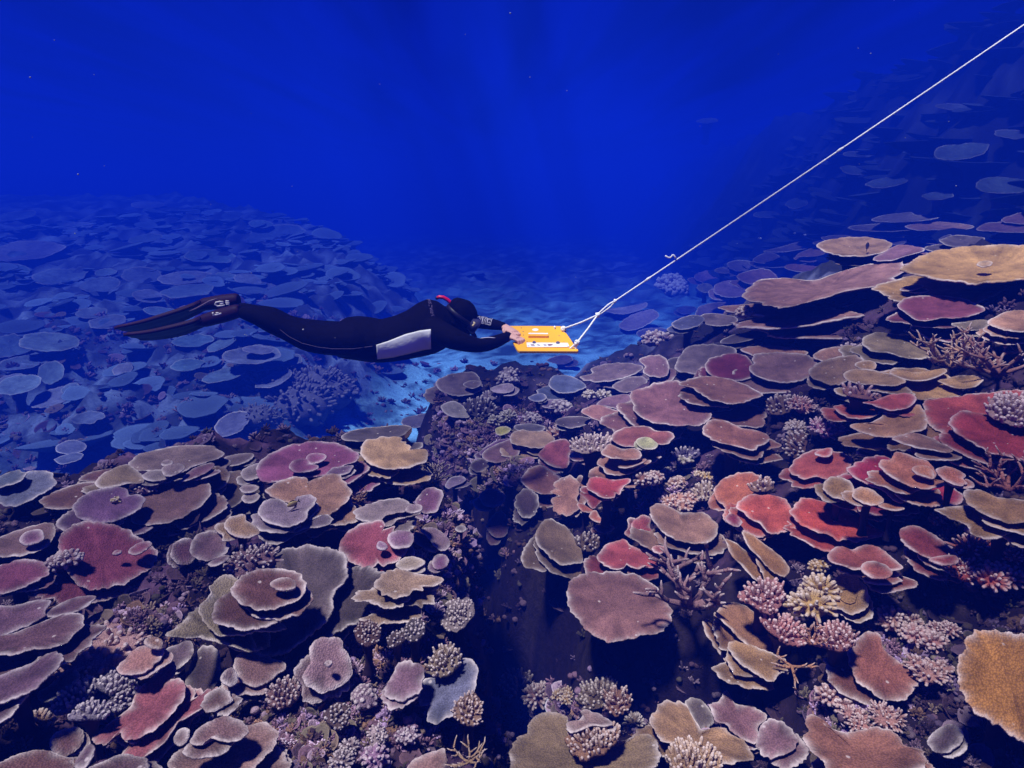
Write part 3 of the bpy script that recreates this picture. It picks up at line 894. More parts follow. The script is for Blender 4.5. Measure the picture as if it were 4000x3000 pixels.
for lb, c, s in [
 ("bluish-grey table coral lowest left of the right crest group", "grey", "100,1060 105,1000 180,965 300,960 340,1000 300,1040 200,1070"),
 ("grey table coral lapping the bluish-grey one, with a hollow centre", "grey", "110,1055 180,1030 300,1040 370,1065 330,1100 240,1112 150,1095"),
 ("violet-grey round table coral left of the wing-shaped one", "lilac", "205,880 240,835 330,815 420,840 430,900 340,928 250,915"),
 ("mauve two-lobed table coral on the left shoulder of the right reef", "mauve", "355,790 420,760 530,740 600,770 620,810 500,840 420,835"),
 ("small mauve plate coral at the far left of the right crest", "mauve", "85,800 110,770 180,755 240,785 220,820 140,832"),
 ("little stacked grey ledge coral on the crest's left shoulder", "grey", "295,715 340,690 430,690 480,715 440,750 350,755"),
 ("tiny grey ledge coral left of the stacked one", "grey", "215,750 260,735 310,750 300,772 240,768"),
 ("grey plate coral on the shoulder, right of the stacked one", "slate", "460,690 540,640 620,650 650,690 560,710"),
 ("pale greenish plate coral at the crest's lower left, below the bushy white coral", "green", "100,860 150,835 200,850 195,890 140,895"),
 ("bluish table coral beside the rope, lower of the left pair", "blue", "-60,1100 0,1060 80,1040 150,1060 110,1110 0,1135"),
 ("small hazed plate coral above that left pair", "blue", "-30,1010 20,985 90,990 90,1020 20,1035")]:
    p("K", c, lb, s)
p("J", (150, 156, 170), "pale bluish table coral directly behind the rope knot", "1690,1010 1740,1000 1880,980 1970,960 1975,985 1900,1020 1800,1035", lift=.03)
p("J", "lilac", "lilac table coral below the pale one behind the rope", "1795,1110 1830,1070 1900,1030 2010,1005 2055,1040 2000,1090 1920,1130 1840,1142")
cl(2630, 1130, 80, (205, 205, 215), "bushy white-blue soft coral on the crest beside the rope", nf=170, fat=.085, ln=.36, squash=.8)
cl(2575, 1330, 62, (170, 160, 165), "knobbly pale coral below the two lilac plates", nf=110, fat=.09, ln=.4)
cl(2910, 1225, 46, (170, 150, 125), "tan finger coral left of the wing-shaped plate", nf=90, fat=.09, ln=.45)
cl(3330, 1370, 40, (165, 140, 165), "small pinkish knobbly coral in the dark below the wing", nf=80, fat=.1, ln=.45)

# middle band of the right slope
p("J", "slate", "dim slate table coral at the top of the shaded middle slope", "1905,1160 1960,1130 2080,1125 2130,1150 2060,1185 1960,1190")
p("K", "slate", "long dim slate ledge coral in deep shade above the mauve row", "250,1215 330,1170 450,1150 560,1130 560,1170 430,1205 320,1225")
p("J", "grey", "grey-violet table coral with small notch right of the yellow board's corner", "1545,1440 1620,1420 1620,1385 1720,1355 1850,1350 1950,1375 1900,1420 1800,1455 1680,1472 1600,1465")
p("J", "blue", "round bluish table coral below the yellow board", "1340,1480 1390,1430 1500,1440 1580,1490 1560,1520 1470,1545 1390,1535")
p("J", "slate", "small hazed plate coral right under the yellow board", "1330,1335 1390,1305 1470,1300 1500,1330 1430,1358")
p("J", "grey", "shaded grey table coral between the notched one and the big mauve one", "1755,1505 1790,1470 1870,1440 1960,1440 1970,1490 1900,1530 1820,1540")
p("K", "grey", "greenish-grey table coral at the left of the mauve row", "10,1280 60,1240 200,1230 350,1260 340,1350 200,1420 60,1420 -40,1380")
p("J", "mauve", "mauve table coral with a nibbled left side, third from the left in the row", "1925,1330 1980,1305 2060,1300 2110,1340 2120,1400 2080,1440 1980,1430 1950,1400 1960,1370")
p("K", "tan", "tan table coral half hidden behind the plum and grey-mauve ones", "385,1270 450,1245 600,1240 760,1260 820,1290 700,1320 540,1320")
p("K", (112, 50, 74), "dark plum round table coral in the middle of the right slope", "150,1370 190,1320 270,1295 380,1290 470,1350 470,1430 420,1455 320,1465 220,1440", lift=0.12)
p("K", (138, 112, 108), "broad grey-mauve table coral with a notched left side beside the dark plum one", "435,1380 465,1350 460,1320 500,1290 580,1282 700,1285 820,1300 880,1350 870,1420 800,1455 680,1480 560,1460 480,1430", lift=.08)
p("K", "tan", "tan lobed table coral behind the grey-mauve one's right side", "850,1310 880,1275 960,1250 1080,1245 1180,1260 1180,1330 1050,1350 920,1340")
p("K", (140, 126, 100), "olive table coral, uppermost of the yellow-green rosette at right", "1165,1210 1200,1170 1280,1152 1400,1170 1520,1180 1620,1240 1660,1300 1520,1325 1420,1310 1340,1285 1220,1270", lift=.08)
p("K", (140, 124, 102), "olive-grey table coral left of the yellow-green rosette", "820,1420 870,1360 970,1320 1100,1300 1180,1330 1150,1420 1040,1480 1000,1495 900,1470", lift=.09)
p("K", (176, 150, 104), "largest plate of the yellow-green rosette, with whorls along its front", "1200,1490 1230,1440 1300,1400 1500,1380 1700,1420 1800,1480 1820,1540 1760,1572 1600,1582 1450,1570 1320,1540", lift=.08)
w("K", "1120,1365 1150,1340 1230,1335 1260,1360 1240,1395 1170,1390")
w("K", "1340,1410 1400,1395 1500,1410 1600,1400 1700,1385 1710,1405 1640,1445 1530,1465 1420,1450")
w("K", "1655,1465 1720,1450 1800,1430 1900,1430 1955,1455 1900,1500 1800,1515 1720,1495")
w("K", "1200,1490 1250,1462 1320,1465 1320,1490 1400,1520 1430,1550 1330,1540 1240,1515")
p("K", (172, 148, 108), "tan table coral at the left front of the yellow-green rosette", "1045,1430 1090,1395 1200,1390 1380,1430 1450,1470 1380,1495 1250,1490 1120,1480", lift=.1)
p("K", "mauve", "large mauve table coral hanging over dark water left of the plum one", "70,1510 130,1470 250,1450 400,1490 520,1550 460,1590 350,1612 230,1590 130,1550", lift=0.13)
staghorn(3720, 1410, 120, (188, 160, 130), "tan branching staghorn coral behind the yellow-green rosette", nb=11, fat=.055, group=GF)
staghorn(3900, 1440, 120, (150, 110, 100), "brown branching staghorn coral at the right edge beside the rosette", nb=9, fat=.07, group=GF)

# lower right of the board: hazed knolls
p("J", "grey", "lavender-grey table coral with small whorl at the left edge of the right reef", "610,1480 660,1440 750,1415 860,1410 900,1460 920,1500 860,1550 740,1562 650,1530", lift=.05)
w("J", "790,1490 830,1466 890,1466 905,1490 850,1515")
p("B", (150, 158, 160), "pale greenish table coral below the lavender-grey one", "1595,200 1640,160 1720,150 1800,200 1850,280 1760,290 1660,270", lift=.05)
fp("B", "slate", "fuzzy grey finger coral right of the pale greenish plate", "1810,210 1850,140 1940,130 2060,190 2090,240 2000,280 1880,275", 16)
p("J", (170, 170, 185), "small pale lavender ledge coral right of the whorled one", "965,1520 1010,1495 1080,1480 1120,1500 1100,1535 1020,1545")
fp("J", (205, 205, 215), "white stubby finger coral under the small lavender ledge", "905,1565 940,1545 1010,1540 1020,1570 960,1590", 14)
cl(1990, 1480, 55, (150, 150, 165), "knobbly blue-grey coral beside the whorled lavender one", nf=90, fat=.1, ln=.4)
cl(1960, 1640, 50, (150, 160, 140), "pale green-grey bushy coral under the fuzzy finger coral", nf=110, fat=.07, ln=.45)
p("B", (188, 196, 100), "small bright yellow-green plate coral at the gully's head", "2065,395 2100,370 2160,365 2200,385 2180,420 2110,445 2080,430", lift=.05)
p("B", "slate", "far grey table coral lowest on the sand's edge, behind the cream one", "740,460 780,420 900,385 1050,370 1240,355 1330,365 1300,420 1200,470 1000,490 800,490")
p("B", "slate", "grey table coral at the right of the sand's near edge", "1255,320 1290,290 1400,265 1530,245 1600,280 1590,340 1480,360 1350,380 1280,360")
for lb, c, s in [
 ("small hazed plate coral on the knoll under the board's front", "blue", "140,120 190,90 260,80 300,110 270,145 190,150"),
 ("lavender two-lobed small plate coral on the hazed knoll", "lilac", "255,180 300,140 400,130 480,150 470,190 380,210 290,205"),
 ("shaded blue table coral at the foot of the hazed knoll", "slate", "10,370 80,345 200,345 290,375 240,410 100,420"),
 ("wide shaded slate table coral behind the cream one with pinkish tip", "slate", "370,330 450,285 600,280 680,300 640,350 500,380")]:
    p("C", c, lb, s)
cl(2080, 1640, 48, (150, 140, 150), "knobbly mauve coral on the hazed knoll", nf=90, fat=.1, ln=.4)
cl(2200, 1600, 60, (140, 132, 148), "knobbly violet-grey coral behind the hazed knoll", nf=100, fat=.1, ln=.4)
cl(2330, 1550, 50, (150, 145, 120), "pale olive branching coral above the pinkish pointed plate", nf=90, fat=.08, ln=.5)

# right slope, centre
p("C", "mauve", "mauve table coral lapped by the white-edged pinkish one", "730,180 780,130 880,100 1010,90 1030,150 960,220 880,210 800,190")
p("C", (178, 138, 128), "pinkish pointed table coral with a broken white edge left of the big mauve one", "595,240 640,205 720,180 790,190 860,215 940,240 945,290 910,340 850,350 780,330 680,290 630,260", lift=.08)
p("C", (132, 98, 110), "biggest mauve table coral of the slope's centre, half in shadow", "1015,130 1020,90 1080,50 1180,10 1300,-20 1420,-30 1530,30 1600,130 1680,220 1730,280 1690,330 1590,355 1470,360 1340,350 1220,330 1130,290 1060,240 1045,190", lift=.08)
p("C", (138, 100, 96), "brown-mauve table coral above right of the biggest mauve one", "1440,0 1560,30 1620,80 1700,125 1800,155 1910,170 2030,150 2130,110 2160,90 2050,20 1900,-40 1700,-70 1550,-50", lift=0.2)
p("C", (146, 104, 92), "brown oval table coral right below the biggest mauve one", "1645,400 1660,350 1720,315 1800,308 1900,340 1980,380 2100,400 2212,440 2212,490 2150,540 2080,570 1980,550 1870,520 1780,500 1690,460", lift=0.12)
p("B", "purple", "violet table coral pair at the left brink of the gully, upper one", "1930,600 1990,540 2090,490 2170,470 2212,490 2180,560 2080,600 1980,620")
p("B", "mauve", "mauve table coral overlapping the violet pair's upper one", "1950,620 2000,560 2090,515 2212,480 2280,560 2250,640 2180,660 2080,680 1990,660", lift=.08)
p("B", "dark", "dark bluish small plate coral lowest beside the violet pair", "1850,710 1890,660 1970,650 2020,700 1960,750 1900,760")
cl(2195, 1690, 62, (176, 128, 96), "orange-brown ragged finger coral above the plum-pink plate", nf=120, fat=.07, ln=.5, squash=.5)
p("C", (190, 160, 138), "cream-pink ragged table coral at the left of the slope's centre", "-20,470 10,420 80,395 200,410 290,410 350,450 370,490 300,540 180,552 80,530 0,510", lift=.09)
p("C", (150, 92, 92), "brown-pink lobed table coral behind the pale green one", "850,470 900,410 970,375 1080,365 1160,362 1240,400 1340,410 1390,425 1390,470 1350,515 1250,520 1100,540 950,530")
p("C", (168, 92, 104), "plum-pink heart-shaped table coral left of the white finger coral", "232,620 260,560 330,500 420,478 480,480 510,560 500,620 490,700 430,728 350,710 280,670", lift=.08)
fp("C", (214, 206, 204), "bright white finger coral plate between the plum-pink and brown-pink ones", "505,520 560,480 650,470 700,445 760,460 860,440 860,500 800,570 700,580 660,600 580,590 520,560", 15, lift=.09)
p("C", "pink", "small pink plate coral below the white finger coral", "495,615 540,585 610,580 700,595 705,625 640,655 560,668 510,650", lift=.09)
p("C", (174, 186, 142), "small pale green round table coral in the slope's centre", "1070,490 1110,462 1180,458 1230,490 1260,520 1240,555 1170,565 1100,540", lift=.11)
p("C", (160, 122, 106), "tan ruffled table coral with stacked frills below the pale green one", "735,690 760,640 850,610 1000,600 1190,655 1190,680 1120,720 1050,760 960,785 860,785 800,760 780,720", lift=0.13)
w("C", "770,600 800,550 850,520 950,560 1080,560 1120,640 1000,650 920,640 850,640")
w("C", "915,715 960,690 1060,670 1140,645 1160,660 1080,700 980,725")
fp("C", (118, 116, 160), "small blue-violet finger coral right of the tan ruffled plate", "1395,610 1420,575 1500,560 1600,570 1625,600 1580,640 1480,665 1420,650", 15)
p("C", (140, 104, 94), "brown oval table coral at the gully's right brink, below the plum-pink one", "75,830 100,780 170,715 260,705 350,755 430,830 400,900 340,950 280,955 190,930 110,880", lift=.07)
p("C", "dark", "dark violet ragged table coral on the gully's right wall", "25,1000 70,930 150,900 220,960 230,1060 170,1150 90,1150 40,1080", tooth=.03)
p("B", (120, 92, 96), "brown round table coral on the gully's right wall, above the crescent one", "1930,990 1950,930 2030,905 2120,930 2160,990 2100,1050 2000,1060")
p("B", (132, 100, 112), "pale-rimmed crescent table coral hanging on the gully's right wall", "1990,1240 2010,1180 2070,1110 2130,1100 2180,1180 2170,1290 2100,1330 2040,1310")
fp("C", (176, 128, 92), "orange-brown finger coral between the lobed pink and the red plates", "520,950 560,870 620,830 680,850 700,960 700,1060 620,1060 560,1010", 16)
p("C", (186, 146, 134), "salmon-cream table coral with deep lobes on its left side", "330,930 400,900 350,870 440,805 520,800 575,840 580,920 560,1000 590,1050 540,1110 470,1140 390,1110 345,1060 345,990 400,965", lift=.09, tooth=.025)
p("C", (172, 72, 78), "bright red table coral with torn lower right edge", "640,880 670,820 740,800 880,830 1010,815 1015,850 960,900 930,960 900,935 880,985 790,985 720,950 660,910", lift=.1)
fp("C", (198, 176, 190), "small white-lilac finger coral below the bright red plate", "935,980 970,910 1020,895 1055,930 1050,1020 1000,1055 950,1040", 15)
fp("C", (200, 170, 165), "thin white-tipped finger coral crescent under the red plate", "800,1020 830,1010 850,1040 915,1060 910,1095 850,1090 810,1060", 13)
p("C", (186, 104, 88), "orange-pink narrow plate coral left of the red one's tip", "560,1040 600,1030 680,1080 710,1095 690,1112 610,1100", lift=.1)
p("C", (188, 120, 104), "orange-pink small round plate coral under the narrow one", "665,1140 690,1100 730,1095 760,1150 800,1180 760,1200 700,1180", lift=.1)
p("C", (140, 92, 82), "small brown oval plate coral low in the rubble", "705,1240 760,1205 830,1210 885,1240 850,1275 770,1285")
cl(2540, 1875, 52, (142, 106, 96), "brown knobbly coral, left of the pair in the slope's centre", nf=120, fat=.09, ln=.4)
cl(2645, 1890, 48, (176, 136, 100), "tan knobbly coral, right of the pair in the slope's centre", nf=110, fat=.1, ln=.42)
cl(2600, 1845, 26, (160, 164, 160), "grey smooth knob coral above the knobbly pair", nf=40, fat=.2, ln=.3)
cl(2670, 1800, 34, (150, 150, 140), "pale grey star-shaped coral under the blue-violet finger coral", nf=14, fat=.2, ln=.6)
cl(2520, 1965, 30, (190, 180, 80), "small yellow finger coral at the rubble's left", nf=50, fat=.12, ln=.5)
cl(2745, 1860, 36, (200, 180, 110), "yellow-tan club coral standing in the rubble", nf=40, fat=.13, ln=.5)
cl(2650, 1965, 54, (196, 160, 140), "cream-pink knobbly rubble coral above the large brown-mauve plate", nf=110, fat=.1, ln=.4, squash=.5)
fp("C", (206, 196, 176), "white-cream finger coral at the right end of the rubble", "1560,960 1600,890 1660,850 1730,870 1740,940 1690,1000 1600,1005", 15)
p("C", (166, 80, 88), "small plum-red table coral with frilled base left of the large brown-mauve one", "1030,1220 1060,1170 1130,1130 1200,1160 1190,1230 1230,1300 1200,1335 1110,1340 1050,1300", lift=.08)
p("C", (160, 126, 112), "large brown-mauve oval table coral in the middle of the slope's lower half", "1180,1110 1220,1050 1290,1035 1380,1070 1460,1110 1580,1110 1680,1120 1750,1180 1785,1270 1740,1345 1650,1380 1540,1375 1420,1345 1330,1300 1240,1210 1220,1165", lift=0.08)
p("C", (128, 112, 92), "dark olive table coral beside the gully with a small knob in it", "200,1310 230,1230 300,1170 400,1190 500,1270 600,1390 660,1470 640,1520 550,1555 440,1560 350,1520 280,1440 215,1380", lift=.07)
fp("C", (128, 114, 96), "olive finger coral at the dark olive plate's right", "550,1360 590,1310 680,1310 755,1360 740,1420 660,1450 590,1410", 16, lift=.09)
p("C", (160, 78, 86), "plum-red scalloped table coral under the dark olive one", "730,1490 760,1440 830,1380 930,1345 990,1350 1020,1390 1150,1440 1270,1480 1290,1560 1200,1590 1150,1565 1100,1600 1030,1585 990,1560 960,1595 880,1600 800,1570 750,1530", lift=.09)
p("C", (178, 96, 96), "little pink plate coral on the plum-red scalloped one's right", "1205,1420 1240,1395 1310,1400 1330,1430 1290,1465 1230,1455", lift=.11)

# right slope, right side
p("D", (168, 84, 76), "wide pink-red table coral at the right edge, beneath the rosette", "1340,160 1370,135 1500,125 1650,100 1850,75 2050,60 2212,50 2400,150 2300,350 2000,420 1700,440 1560,460 1480,420 1400,350 1345,280 1340,210", lift=.07)
p("D", (158, 62, 66), "long dark red table coral with bright yellow rim at the right edge", "1565,310 1590,270 1650,240 1720,235 1900,260 2100,300 2350,400 2400,600 2212,660 2050,620 1900,590 1780,510 1660,450 1590,370", lift=0.14)
fp("D", (208, 184, 190), "white-mauve finger coral lying on the red plates at the right edge", "1890,230 1920,180 1910,140 2000,110 2212,100 2400,200 2350,350 2212,370 2080,340 1950,290", 16, lift=.13)
p("D", (174, 140, 106), "olive-tan table coral with a broken hollow, centre right", "710,360 760,340 900,330 1050,220 1150,190 1320,190 1370,300 1365,390 1270,410 1180,440 1060,460 940,455 820,420 740,390", lift=.08)
p("D", (150, 118, 100), "tan ledge coral in shade right under the broken-hollow one", "1070,470 1150,440 1250,420 1400,460 1500,510 1600,575 1520,590 1420,570 1300,555 1180,520")
p("D", (186, 96, 90), "pink-red table coral with pale rim touching the rosette's foot", "815,160 900,150 1000,110 1100,85 1200,80 1260,95 1280,130 1240,190 1150,220 1060,230 980,210 900,180", lift=.11)
p("D", (184, 92, 82), "pink crescent table coral with a black hollow below the rosette", "560,195 620,180 700,170 850,165 1000,225 990,240 900,285 800,300 700,290 620,250", lift=.1)
fp("D", (196, 150, 150), "pink finger coral directly above the crescent with black hollow", "660,60 690,20 760,10 820,40 880,80 980,90 970,120 860,130 760,110 690,95", 17, lift=.1)
fp("D", (140, 120, 108), "dome-shaped grey-brown finger coral left of the pink crescent", "5,210 30,150 110,100 190,110 240,160 180,240 90,265 20,250", 16)
cl(3130, 1585, 58, (186, 140, 140), "pink bristly coral beside the dome-shaped grey-brown one", nf=120, fat=.07, ln=.5)
cl(3225, 1680, 56, (182, 134, 176), "pink-violet bristly coral in the dark below the crescent", nf=110, fat=.06, ln=.55)
cl(3110, 1680, 60, (146, 128, 112), "grey-tan bristly coral left of the pink-violet one", nf=120, fat=.07, ln=.5)
fp("D", (142, 112, 96), "brown finger coral below the grey-tan bristly one", "160,520 200,450 290,420 330,500 310,600 220,640 170,600", 17)
p("D", (178, 140, 112), "faint tan ledge coral in the dark below the tan one", "770,545 850,550 960,580 1060,610 1000,630 880,600")
p("D", (186, 96, 88), "pink-red fan table coral with a small frill on top, right of the dark gap", "185,740 210,680 290,610 380,570 480,560 560,580 680,600 720,680 690,760 560,825 460,810 400,800 320,820 230,790", lift=.09)
w("D", "400,605 440,570 540,550 560,580 540,620 480,630")
p("D", (166, 50, 76), "deep crimson wide table coral under the orange-tan swirl", "690,740 720,690 800,660 880,625 960,615 1050,640 1300,800 1500,880 1600,900 1650,930 1690,960 1680,1020 1600,1045 1500,1050 1380,1040 1320,1020 1220,1010 1150,1020 1060,980 980,910 880,870 760,820", lift=0.13)
p("D", (190, 132, 98), "orange-tan swirl table coral lying on the deep crimson one", "955,700 980,660 1060,650 1090,600 1170,590 1260,630 1350,650 1410,690 1450,760 1450,830 1570,855 1500,880 1380,905 1260,890 1130,840 1030,780", lift=0.18)
w("D", "1240,730 1290,705 1380,710 1430,760 1430,820 1340,800 1270,770")
p("D", (192, 124, 98), "small orange-pink table coral right of the orange-tan swirl", "1450,750 1480,720 1550,712 1640,740 1710,790 1690,820 1720,865 1640,878 1560,850 1500,810", lift=0.18)
p("D", (172, 140, 96), "large olive table coral at the right edge below the red ones", "1685,960 1710,915 1760,910 1850,920 2000,980 2212,1000 2400,1050 2400,1180 2212,1190 2090,1205 1960,1160 1840,1110 1750,1050", lift=0.15)
p("D", (172, 140, 92), "small olive-yellow table coral left of the deep crimson one", "470,890 500,830 560,800 640,810 720,850 750,950 720,1010 640,1000 560,980 490,930", lift=0.19)
p("D", (184, 144, 98), "small tan table coral right of the olive-yellow one", "725,960 750,910 820,890 900,910 960,960 1000,1000 980,1035 900,1050 820,1030 750,990", lift=0.21)
p("D", (184, 128, 88), "thin frilled tan plate coral under the small tan one", "950,1050 1000,1030 1080,1045 1160,1055 1180,1080 1100,1095 1020,1080", lift=.1)
staghorn(3950, 1890, 150, (178, 120, 110), "pinkish branching staghorn coral in the dark at the right edge", nb=7, fat=.05, group=GF)
p("C", (192, 116, 82), "orange fan-shaped table coral left of the orange-red one", "1740,920 1780,860 1840,810 1920,780 2030,760 2110,775 2150,800 2170,900 2080,1010 1950,1070 1870,1075 1800,1030 1760,980", lift=0.12)
p("C", (192, 94, 78), "orange-red table coral with crinkled front overlapping the orange fan", "1945,1050 1990,980 2080,950 2150,960 2250,960 2350,990 2440,1100 2470,1240 2350,1280 2260,1295 2212,1290 2150,1210 2080,1180 2010,1120 1960,1090", lift=0.14)
fp("C", (190, 160, 140), "pale finger coral tuft on top of the orange fan", "2050,890 2100,840 2200,820 2260,860 2240,910 2150,930 2080,920", 15, lift=.12)
p("D", (206, 92, 76), "big salmon-red table coral, left half brightly lit, right half in shadow", "195,1110 230,1050 280,990 360,985 450,1010 600,1050 800,1150 950,1250 1030,1300 960,1320 850,1340 760,1365 690,1345 600,1350 540,1310 440,1280 330,1240 240,1170", lift=0.07)
p("C", "crimson", "tiny dark plum plate coral in the gap under the orange fan", "1840,1170 1870,1125 1930,1130 1990,1190 1950,1235 1890,1215")
p("D", (150, 70, 74), "plum oval table coral with pale rim at the lower right", "1140,1330 1150,1260 1210,1220 1300,1230 1400,1280 1480,1330 1600,1440 1660,1510 1600,1545 1500,1555 1400,1510 1350,1490 1260,1440 1180,1390", lift=.09)
w("D", "1385,1515 1470,1490 1600,1480 1655,1515 1620,1555 1520,1565 1440,1545")
p("D", (152, 88, 78), "ragged brown-plum table coral below the big salmon-red one", "515,1490 550,1430 630,1400 720,1430 800,1400 900,1390 1000,1440 1100,1520 1160,1580 1100,1610 900,1600 740,1600 640,1570 560,1540", lift=.09)
w("D", "800,1600 830,1545 920,1530 1030,1570 1080,1640 1000,1680 880,1670")
p("C", (172, 132, 88), "narrow tan table coral slanting down right of the gap", "1990,1280 2060,1290 2150,1360 2260,1440 2350,1520 2400,1620 2330,1660 2230,1600 2120,1480 2040,1400", lift=.08)
cl(3200, 2210, 40, (190, 170, 96), "yellow knobby coral under the ragged brown-plum plate", nf=60, fat=.12, ln=.45)
cl(3660, 2030, 40, (190, 130, 110), "small pink finger coral alone in the dark below the crimson plate", nf=40, fat=.1, ln=.5)
for k, (x, y, r, lb) in enumerate([(3840, 2150, 80, "red-orange bushy coral right of the plum oval plate"), (3900, 2250, 70, "red-orange bushy coral below the first, at the right edge"), (3760, 2230, 60, "rusty bushy coral under the plum oval plate's tip"), (3960, 2170, 60, "reddish bushy coral cut by the right edge")]):
    cl(x, y, r, (176, 92, 76), lb, nf=120, fat=.06, ln=.5, squash=.6)

# near left mound
p("A", "grey", "slim grey table coral right behind the left rosette's top plate", "1900,690 1930,640 2010,612 2120,598 2190,605 2180,640 2090,690 1980,710")
p("A", "brown", "small brown table coral furthest left behind the rosette", "680,830 740,780 860,745 980,735 1000,800 900,830 780,845")
p("A", (96, 88, 84), "dark olive table coral in shade at the rosette's right", "1930,780 2050,750 2110,800 2120,900 2100,1000 2020,1060 1930,1110 1850,1132 1740,1115 1800,1050 1900,900")
p("A", (128, 108, 100), "olive-brown table coral, right petal of the left rosette", "1760,760 1830,710 1910,710 1970,750 1985,800 1950,870 1880,920 1815,940 1780,900", lift=.08)
p("A", (132, 122, 118), "broad grey table coral, topmost of the left rosette", "1105,690 1140,650 1230,600 1480,540 1650,528 1790,530 1880,555 1925,590 1900,635 1800,670 1680,710 1560,770 1400,790 1290,750 1200,748 1130,715", lift=.08)
p("A", "brown", "tan-brown table coral, far left petal of the left rosette", "335,1020 380,980 470,930 600,880 720,850 850,850 900,950 800,1020 640,1070 560,1080 460,1080 380,1060", lift=.07)
p("A", (128, 104, 104), "largest mauve-brown table coral, front right of the left rosette", "1130,1170 1160,1200 1250,1215 1380,1212 1530,1170 1640,1120 1750,1040 1815,960 1810,890 1780,820 1700,800 1560,820 1400,850 1250,880 1180,950 1150,1050", lift=.09)
p("A", "mauve", "thin strip table coral under the left rosette's top plate", "1565,830 1640,750 1740,700 1840,680 1845,710 1790,760 1680,810 1600,838", lift=.11)
p("A", (136, 122, 104), "olive table coral, upper left petal of the left rosette", "825,870 840,820 900,770 1000,720 1090,695 1150,720 1230,790 1240,850 1100,860 1000,885 880,898", lift=.1)
p("A", (142, 134, 140), "small pale whorl table coral at the rosette's heart", "1225,800 1260,765 1340,742 1430,745 1460,780 1440,820 1350,840 1270,830", lift=.12)
w("A", "1395,740 1420,710 1500,690 1570,690 1597,720 1560,760 1480,795 1420,790")
w("A", "1390,690 1420,660 1470,655 1500,680 1460,705 1410,708")
p("A", (118, 90, 128), "purple oval table coral, front left of the left rosette", "620,1060 660,1010 740,950 850,905 980,890 1060,890 1100,915 1110,960 1200,955 1245,990 1240,1050 1180,1100 1080,1150 960,1195 820,1200 700,1165 640,1110", lift=.12)
cl(570, 1910, 44, (150, 132, 156), "small pale knobbly coral in the rosette's dark centre", nf=80, fat=.1, ln=.4, squash=.5)
cl(450, 1955, 18, (170, 160, 84), "tiny yellow coral sprig on the purple oval plate", nf=30, fat=.14, ln=.5)
for lb, s in [("little pale pad coral highest beside the big purple swirl", "2080,770 2110,730 2200,690 2260,690 2280,760 2230,810 2140,835 2095,810"), ("little pale pad coral, middle one beside the big purple swirl", "2070,905 2110,875 2190,870 2240,890 2200,930 2110,940"), ("little pale pad coral lowest beside the big purple swirl", "2085,990 2120,950 2200,935 2250,970 2200,1020 2130,1030")]:
    p("A", (140, 136, 142), lb, s)
p("B", (118, 96, 118), "mauve table coral in the cream plate's shadow", "770,800 830,740 900,640 1000,640 1100,720 1225,785 1235,840 1190,885 1120,915 1040,930 950,925 860,895 800,860", lift=.06)
p("B", (180, 164, 124), "pale cream-yellow table coral with notched right edge", "905,530 925,500 1000,475 1080,460 1200,452 1265,465 1255,495 1300,500 1295,515 1345,545 1330,570 1430,562 1485,580 1490,620 1470,660 1420,690 1330,720 1220,735 1130,735 1040,715 970,680 930,640 900,590", lift=0.16)
p("B", (138, 84, 128), "big purple swirl table coral with two small whorls in its middle", "0,740 20,690 80,630 180,570 320,520 480,500 650,502 760,530 840,570 885,620 870,660 800,690 740,720 620,790 450,800 330,800 240,840 120,850 40,825 5,785", lift=0.12)
w("B", "285,710 310,670 380,645 440,650 480,690 540,705 530,735 450,760 370,765 310,750")
w("B", "430,640 460,605 530,597 600,610 605,640 560,675 480,690 440,670")
p("B", (110, 92, 124), "violet table coral wedge under the big purple swirl's right", "600,800 650,730 720,715 830,700 840,715 800,765 700,795", lift=.1)
p("B", (166, 138, 116), "large tan table coral below the big purple swirl", "80,930 120,890 200,840 330,800 440,810 440,845 560,800 620,775 700,780 760,830 800,880 825,920 810,980 760,1040 690,1090 600,1140 500,1165 440,1160 350,1050 230,1010 130,970", lift=.1)
p("B", (134, 124, 146), "lavender table coral with a gap where a small fish rests, front of the tan one", "20,1120 30,1060 70,1010 150,990 220,1000 260,1030 340,1060 340,990 400,960 490,960 525,990 500,1050 455,1090 450,1140 420,1180 350,1215 270,1235 150,1215 60,1170", lift=.12)
p("B", "lilac", "thin blue-violet ledge coral at the gully's left brink", "1635,870 1680,810 1760,795 1815,815 1790,850 1720,880 1660,905")
staghorn(1680, 1890, 80, (150, 146, 140), "grey-green branching coral tuft under the cream-yellow plate", nb=16, fat=.05, up=1.3, group=GF)
staghorn(1400, 1960, 45, (190, 150, 110), "small orange-tan branching coral right of the large tan plate", nb=12, fat=.07, up=1.2, group=GF)
p("B", (124, 84, 122), "purple lobed table coral near the gully's left brink", "1380,1000 1460,910 1520,890 1590,910 1620,960 1590,1040 1560,1100 1480,1118 1420,1100 1390,1060", lift=.08)
p("B", (148, 136, 150), "lavender crinkled table coral left of the purple lobed one", "845,1115 870,1080 940,1050 1020,1020 1100,1000 1220,985 1300,1010 1350,1050 1340,1090 1240,1110 1140,1130 1060,1180 950,1190 880,1160", lift=.09, tooth=.025)
w("B", "1290,1090 1320,1050 1400,1040 1440,1060 1420,1100 1340,1115")
cl(1570, 2030, 30, (196, 160, 130), "small cream knobbly coral below the lavender crinkled plate", nf=70, fat=.1, ln=.45)
p("B", (150, 84, 104), "big plum table coral with scalloped lower edge, left of the gully", "720,1400 740,1340 800,1270 880,1220 980,1190 1080,1185 1120,1210 1100,1260 1200,1220 1190,1260 1180,1350 1300,1420 1280,1480 1200,1540 1100,1570 1060,1550 1030,1580 940,1590 870,1560 810,1520 760,1490 720,1440", lift=.08)
